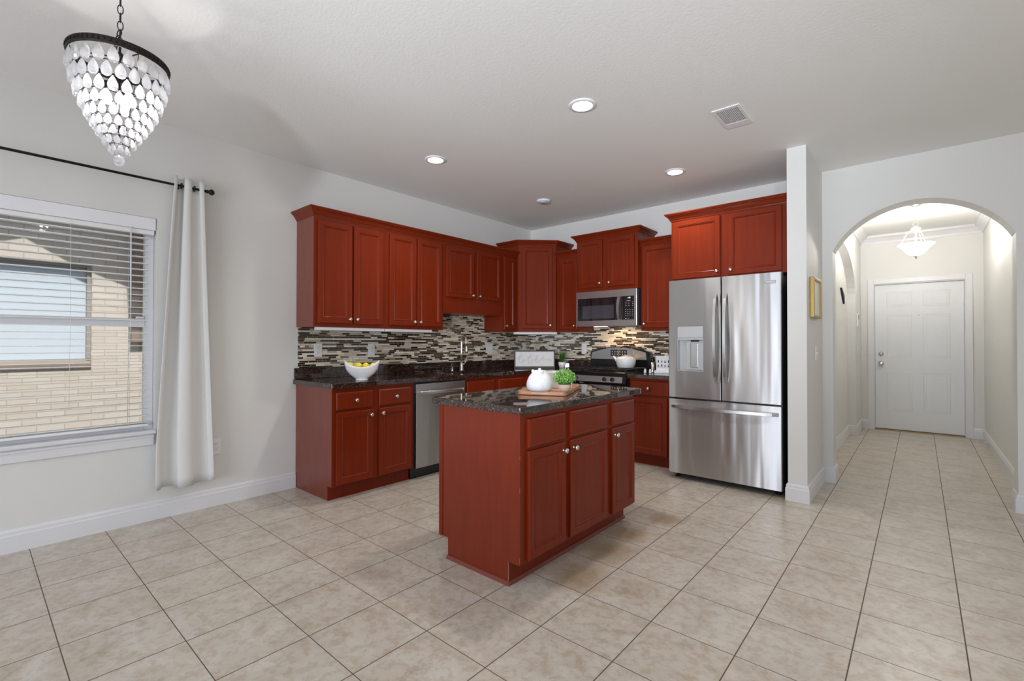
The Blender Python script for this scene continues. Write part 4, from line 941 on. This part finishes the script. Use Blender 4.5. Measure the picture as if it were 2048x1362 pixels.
# kettle on the back right burner
kt = thing('kettle', 'white enamel kettle with brass bail handle on the back right burner', 'kettle', (1.545, 4.485, 0.9445))
MB().lathe([(0, 0), (0.084, 0), (0.092, 0.006), (0.103, 0.045), (0.107, 0.075), (0.104, 0.095), (0.090, 0.112), (0.050, 0.122), (0, 0.124)], 40).build('kettle_body', 'matte_white', kt)
MB().lathe([(0, 0.1245), (0.046, 0.1245), (0.044, 0.130), (0.010, 0.134), (0.006, 0.142), (0, 0.142)], 28).build('lid', 'matte_white', kt)
MB().lathe([(0, 0.1425), (0.006, 0.1425), (0.013, 0.152), (0.013, 0.160), (0.006, 0.168), (0, 0.168)], 18).build('lid_knob', 'black_iron', kt)
MB().tube([(-0.085, 0, 0.055), (-0.115, -0.002, 0.080), (-0.140, -0.004, 0.112), (-0.152, -0.005, 0.120)], [0.022, 0.016, 0.011, 0.011], 14).build('spout', 'matte_white', kt)
hp = [(-0.092, 0, 0.100), (-0.096, 0, 0.15)] + [(-0.088*math.cos(PI*i/12), 0, 0.175 + 0.062*math.sin(PI*i/12)) for i in range(13)] + [(0.096, 0, 0.15), (0.092, 0, 0.100)]
MB().tube(hp, 0.0035, 8).build('bail_handle', 'gold_wire', kt)
MB().tube([hp[k] for k in range(5, 12)], 0.0075, 10).build('grip', mat('dark_wood_grip', (0.06, 0.03, 0.018), 0.5), kt)
# stand with printed pictures, pepper mill
sd_ = thing('recipe_stand', 'white stand printed with rows of dark utensil pictures beside the refrigerator', 'stand', (1.915, 4.40, ZC))
MB().box(0, 0.245, 0.030, 0.042, 0.028, 0.178, 0.002).build('board', 'sign_white', sd_)
MB().box(0, 0.245, -0.02, 0.045, 0, 0.028, 0.003).build('ledge', 'ceramic', sd_)
ic = MB()
for r_ in range(2):
    for k in range(6):
        x = 0.016+k*0.036; z = 0.066+r_*0.042
        if (k+r_) % 3 == 0: ic.box(x, x+0.018, 0.0290, 0.0296, z, z+0.012).box(x+0.006, x+0.010, 0.0290, 0.0296, z+0.012, z+0.030)
        elif (k+r_) % 3 == 1: ic.box(x+0.003, x+0.016, 0.0290, 0.0296, z, z+0.022).box(x+0.003, x+0.008, 0.0290, 0.0296, z+0.022, z+0.029)
        else: ic.box(x, x+0.014, 0.0290, 0.0296, z+0.002, z+0.014).box(x+0.010, x+0.014, 0.0290, 0.0296, z+0.014, z+0.030)
ic.box(0.012, 0.23, 0.0290, 0.0296, 0.058, 0.0595)
ic.build('utensil_pictures', 'ink', sd_)
pm = thing('pepper_mill', 'tall black and steel pepper mill beside the range backguard', 'pepper mill', (1.875, 4.44, ZC))
MB().lathe([(0, 0), (0.024, 0), (0.024, 0.012), (0.018, 0.020), (0.018, 0.115), (0, 0.115)], 24).build('mill_body', 'steel_flat', pm)
MB().lathe([(0, 0.1155), (0.021, 0.1155), (0.023, 0.130), (0.021, 0.160), (0.010, 0.170), (0, 0.172)], 24).build('mill_head', 'black', pm)
for sxx, sy_, lb in ((1.838, 4.335, 'tiny white solid standing for a highlight nearer the range'), (1.898, 4.325, 'tiny white solid standing for a highlight nearer the utensil stand')):  # small white solids modelled in place of highlights
    o = MB().lathe([(0, 0), (0.012, 0), (0.014, 0.012), (0.010, 0.034), (0.005, 0.044), (0, 0.046)], 18).build('highlight_solid', 'ceramic', None, (sxx, sy_, ZC)); tag(o, lb, 'highlight', 'white highlight solids')

# ------------------------------------------------------------------ gold picture frame, hall ornament, door stop
gf = thing('picture_frame', 'gold framed picture hanging on the divider wall by the hall arch', 'picture', (3.335, 4.06, 1.42), PI/2)
W_, H_, t_ = 0.345, 0.318, 0.022
b = MB()
b.box(0, t_, -0.032, -0.0005, 0, H_, 0.004).box(W_-t_, W_, -0.032, -0.0005, 0, H_, 0.004).box(t_, W_-t_, -0.032, -0.0005, 0, t_, 0.004).box(t_, W_-t_, -0.032, -0.0005, H_-t_, H_, 0.004)
b.build('frame', 'gold', gf)
MB().box(t_, W_-t_, -0.018, -0.001, t_, H_-t_).build('picture', 'paper', gf)
ho = MB().prism([(-0.14, 0.09), (0.14, 0.02), (0.14, -0.09), (0.03, -0.02)], 'x', 0.0005, 0.02).build('wall_ornament', 'black_iron', None, (HX0-0.09, 6.82, 1.80))
tag(ho, 'small black angular metal ornament in the hall wall recess', 'ornament')
ds_ = thing('door_stop', 'small spring door stop on the right hall baseboard', 'door stop', (HX1-0.0165, 7.48, 0.07), 0)
MB().tube([(0, 0, 0), (-0.065, 0, -0.004)], 0.0055, 10).build('spring', 'nickel', ds_)
MB().tube([(-0.0655, 0, -0.004), (-0.078, 0, -0.005)], 0.008, 10).build('rubber_tip', 'plate', ds_)

# ------------------------------------------------------------------ ceiling fixtures
def downlight(x, y, label, on=True):
    t = thing('recessed_light', label, 'ceiling light', (x, y, H), 0, 'recessed ceiling lights')
    MB().lathe([(0.062, -0.0005), (0.088, -0.0005), (0.086, -0.006), (0.066, -0.010), (0.062, -0.006)], 36).build('trim_ring', 'plate', t)
    if on:
        MB().lathe([(0, -0.003), (0.0615, -0.003), (0.0615, -0.008), (0, -0.009)], 32).build('lens', 'lamp_on', t)
        light('recessed_lamp', 'SPOT', (x, y, H-0.02), 46, (1.0, 0.95, 0.88), spot_size=2.4, spot_blend=0.8, shadow_soft_size=0.06)
    else:
        MB().lathe([(0, -0.0015), (0.0615, -0.0015), (0.0615, -0.005), (0, -0.004)], 32).build('lens', mat('unlit_lens', (0.6, 0.58, 0.52), 0.5), t)
downlight(2.364, 2.307, 'lit recessed ceiling light nearest the camera above the island')
downlight(0.956, 2.280, 'lit recessed ceiling light above the sink counter')
downlight(2.353, 3.841, 'lit recessed ceiling light in front of the refrigerator')
t = thing('smoke_detector', 'small unlit round ceiling fitting near the kitchen corner', 'ceiling fitting', (0.955, 3.767, H))
MB().lathe([(0, -0.0005), (0.075, -0.0005), (0.075, -0.012), (0.066, -0.020), (0, -0.022)], 32).build('housing', 'plate', t)
MB().lathe([(0, -0.0222), (0.040, -0.0222), (0.036, -0.030), (0, -0.031)], 28).build('cover', 'grey_plastic', t)
vt = thing('ceiling_vent', 'white louvered air vent in the ceiling between the lights', 'vent', (3.043, 3.095, H), 0)
vw, vl = 0.085, 0.165
MB().box(-vw, vw, -vl, -vl+0.03, -0.007, -0.0005, 0.002).box(-vw, vw, vl-0.075, vl, -0.007, -0.0005, 0.002).box(-vw, -vw+0.022, -vl+0.03, vl-0.075, -0.007, -0.0005, 0.002).box(vw-0.022, vw, -vl+0.03, vl-0.075, -0.007, -0.0005, 0.002).build('vent_frame', 'plate', vt)
MB().box(-vw+0.022, vw-0.022, -vl+0.03, vl-0.075, -0.0016, -0.0006).build('duct_opening', 'dark_side', vt)
v = MB()
for i in range(12):
    x = -vw+0.027+i*0.0101
    v.box(x, x+0.0055, -vl+0.031, vl-0.076, -0.006, -0.0018)
v.build('louvers', 'plate', vt)

# hall pendant
pd = thing('pendant_light', 'lit white glass bowl pendant hanging in the entry hall', 'pendant light', (3.957, 6.50, H))
MB().lathe([(0, -0.0005), (0.065, -0.0005), (0.060, -0.012), (0.025, -0.030), (0.008, -0.040), (0, -0.04)], 28).build('canopy', 'nickel', pd)
MB().tube([(0, 0, -0.04), (0.006, 0, -0.12), (-0.003, 0, -0.20)], 0.003, 8).build('cord', 'nickel', pd)
MB().tube([(0.022*math.cos(a), 0, -0.222 + 0.022*math.sin(a)) for a in [2*PI*k/20 for k in range(20)]], 0.0025, 6, closed=True).build('hanging_loop', 'nickel', pd)
MB().lathe([(0, -0.245), (0.010, -0.245), (0.045, -0.268), (0.045, -0.280), (0.018, -0.290), (0.014, -0.315), (0.006, -0.33), (0.006, -0.45), (0, -0.45)], 24).build('stem', 'nickel', pd)
for k in range(3):
    a = PI*0.94 + 2*PI*k/3
    pts = [(r*math.cos(a), r*math.sin(a), z) for r, z in ((0.035, -0.283), (0.06, -0.295), (0.09, -0.34), (0.12, -0.40), (0.145, -0.437), (0.175, -0.440))]
    MB().tube(pts, 0.004, 8).build('arm', 'nickel', pd)
MB().lathe([(0.162, -0.440), (0.158, -0.446), (0.12, -0.48), (0.085, -0.525), (0.055, -0.555), (0.0, -0.562), (0.0, -0.556), (0.052, -0.549), (0.08, -0.520), (0.115, -0.475), (0.150, -0.441)], 40).build('glass_bowl', 'bowl_glass', pd)
MB().lathe([(0, -0.5625), (0.022, -0.5625), (0.014, -0.578), (0.008, -0.585), (0.010, -0.595), (0, -0.602)], 18).build('finial', 'nickel', pd)
light('hall_lamp', 'POINT', (3.957, 6.50, H-0.40), 44, (1.0, 0.95, 0.88), shadow_soft_size=0.08)

# ------------------------------------------------------------------ crystal chandelier
ZR = 2.404
chd = thing('chandelier', 'tiered teardrop crystal chandelier with dark bronze ring on a chain', 'chandelier', (1.427, 0.163, ZR))
Rr = 0.169
rm = MB().lathe([(Rr-0.004, -0.014), (Rr, -0.014), (Rr+0.003, -0.010), (Rr, -0.004), (Rr+0.002, 0.0), (Rr, 0.006), (Rr+0.003, 0.012), (Rr, 0.016), (Rr-0.004, 0.016), (Rr-0.004, -0.014)], 64)
for k in range(56):
    a = 2*PI*k/56; rm.lathe([(0, 0), (0.0045, 0), (0.003, 0.0035), (0, 0.004)], 6, (0, 0, 0)) if False else rm.box((Rr+0.002)*math.cos(a)-0.003, (Rr+0.002)*math.cos(a)+0.003, (Rr+0.002)*math.sin(a)-0.003, (Rr+0.002)*math.sin(a)+0.003, -0.002, 0.008, 0.001, 1)
rm.build('top_ring', 'bronze', chd)
hb = MB()
for a in (0.3, 0.3+PI*2/3, 0.3+PI*4/3): hb.tube([(0, 0, 0.020), (Rr*0.5*math.cos(a), Rr*0.5*math.sin(a), 0.006), (Rr*math.cos(a)*0.98, Rr*math.sin(a)*0.98, 0.0)], 0.0028, 8)
hb.tube([(0, 0, 0.03), (0, 0, -0.34)], 0.004, 8).lathe([(0, 0.016), (0.012, 0.018), (0.012, 0.034), (0.006, 0.042), (0, 0.042)], 16)
hb.build('centre_frame', 'bronze', chd)
MB().tube([(0.013*math.cos(a), 0, 0.056 + 0.013*math.sin(a)) for a in [2*PI*k/18 for k in range(18)]], 0.0026, 8, closed=True).build('hanging_loop', 'bronze', chd)
def link(b, c, up, side, L0=0.020, W0=0.0095, r=0.0020):
    pts = []
    for k in range(20):
        a = 2*PI*k/20; pts.append(Vector(c) + Vector(up)*L0*math.sin(a) + Vector(side)*W0*math.cos(a))
    b.tube(pts, r, 6, closed=True)
ch = MB(); z = 0.086; k = 0
while ZR + z < H - 0.03:
    link(ch, (0, 0, z), (0, 0, 1), (1, 0, 0) if k % 2 else (0.3, 0.95, 0)); z += 0.0345; k += 1
ch.build('chain', 'bronze', chd)
c2 = MB(); r0 = Vector((-0.030, -0.02, 0.022)); r1 = Vector((-0.002, 0, 0.135)); n_ = 5
for k in range(n_):
    t = (k+0.5)/n_; p = r0.lerp(r1, t); u = (r1-r0).normalized(); s_ = u.orthogonal().normalized()
    if k % 2: s_ = u.cross(s_)
    link(c2, p, u, s_, 0.0155, 0.0085)
c2.build('slack_chain', 'bronze', chd)
MB().lathe([(0, H-ZR-0.0005), (0.06, H-ZR-0.0005), (0.055, H-ZR-0.012), (0.015, H-ZR-0.028), (0, H-ZR-0.03)], 28).build('canopy', 'bronze', chd)
tiers = [(0.164, -0.016, 22, 0.066, 0.0195), (0.154, -0.072, 22, 0.064, 0.0190), (0.140, -0.124, 20, 0.060, 0.0180), (0.124, -0.172, 19, 0.055, 0.0165), (0.106, -0.216, 18, 0.050, 0.0150), (0.088, -0.256, 16, 0.044, 0.0138), (0.070, -0.292, 14, 0.039, 0.0125), (0.051, -0.326, 11, 0.036, 0.0118), (0.031, -0.358, 8, 0.035, 0.0110)]
wr_ = MB()
for R, zt, n, L0, w0 in tiers[1:]:
    wr_.tube([(R*math.cos(2*PI*k/40), R*math.sin(2*PI*k/40), zt+0.002) for k in range(40)], 0.0018, 6, closed=True)
for a in (0.2, 1.77, 3.34, 4.91):
    wr_.tube([((R-0.001)*math.cos(a), (R-0.001)*math.sin(a), zt) for R, zt, *_ in tiers], 0.0013, 5)
wr_.build('tier_rings', 'bronze', chd)
drops = {}
cand = []
camv = Vector((3.98-1.427, -0.254-0.163, 0)).normalized()
for ti, (R, zt, n, L0, w0) in enumerate(tiers):
    for k in range(n):
        a = 2*PI*(k + 0.5*(ti % 2))/n
        vis = camv.x*math.cos(a) + camv.y*math.sin(a)
        cand.append((-(vis + 1.2)*L0, ti, a))
cand.sort()
def drop_mesh(L0, w0):
    pr = [(0, 0), (0.22, -0.07), (0.55, -0.22), (0.85, -0.42), (1.0, -0.62), (0.96, -0.78), (0.72, -0.92), (0.36, -0.985), (0, -1.0)]
    return MB().lathe([(r*w0, z*L0) for r, z in pr], 10, sx=0.62, smooth=False)
rest = MB()
for i, (_, ti, a) in enumerate(cand):
    R, zt, n, L0, w0 = tiers[ti]
    if i < 99:
        if ti not in drops:
            o = drop_mesh(L0, w0).build('crystal_drop', 'crystal', chd); drops[ti] = o
        else: o = drops[ti].copy(); C.objects.link(o)
        o.location = (R*math.cos(a), R*math.sin(a), zt); o.rotation_euler = (0, 0, a)
    else:
        m_ = drop_mesh(L0, w0); b2 = m_.bm; rest.merge(b2, Matrix.Translation((R*math.cos(a), R*math.sin(a), zt)) @ Matrix.Rotation(a, 4, 'Z'))
tag(rest.build('small_crystals', 'crystal', chd), kind='stuff')
MB().lathe([(0, -0.395), (0.010, -0.398), (0.017, -0.408), (0.019, -0.420), (0.016, -0.433), (0.008, -0.441), (0, -0.443)], 16, smooth=False).build('crystal_ball', 'crystal', chd)
light('chandelier_lamp', 'POINT', (1.427, 0.163, ZR-0.22), 5, (1.0, 0.98, 0.95), shadow_soft_size=0.03)
for a in (0.6, 0.6+PI*2/3, 0.6+PI*4/3):
    x, y = 0.045*math.cos(a), 0.045*math.sin(a)
    MB().lathe([(0, -0.10), (0.010, -0.10), (0.011, -0.135), (0, -0.135)], 14, (x, y, 0)).tube([(0, 0, -0.09), (x*0.6, y*0.6, -0.085), (x, y, -0.10)], 0.003, 6).build('lamp_socket', 'bronze', chd)
    MB().lathe([(0, -0.1355), (0.008, -0.1355), (0.019, -0.155), (0.021, -0.172), (0.015, -0.190), (0, -0.196)], 18, (x, y, 0)).build('light_bulb', 'bulb', chd)
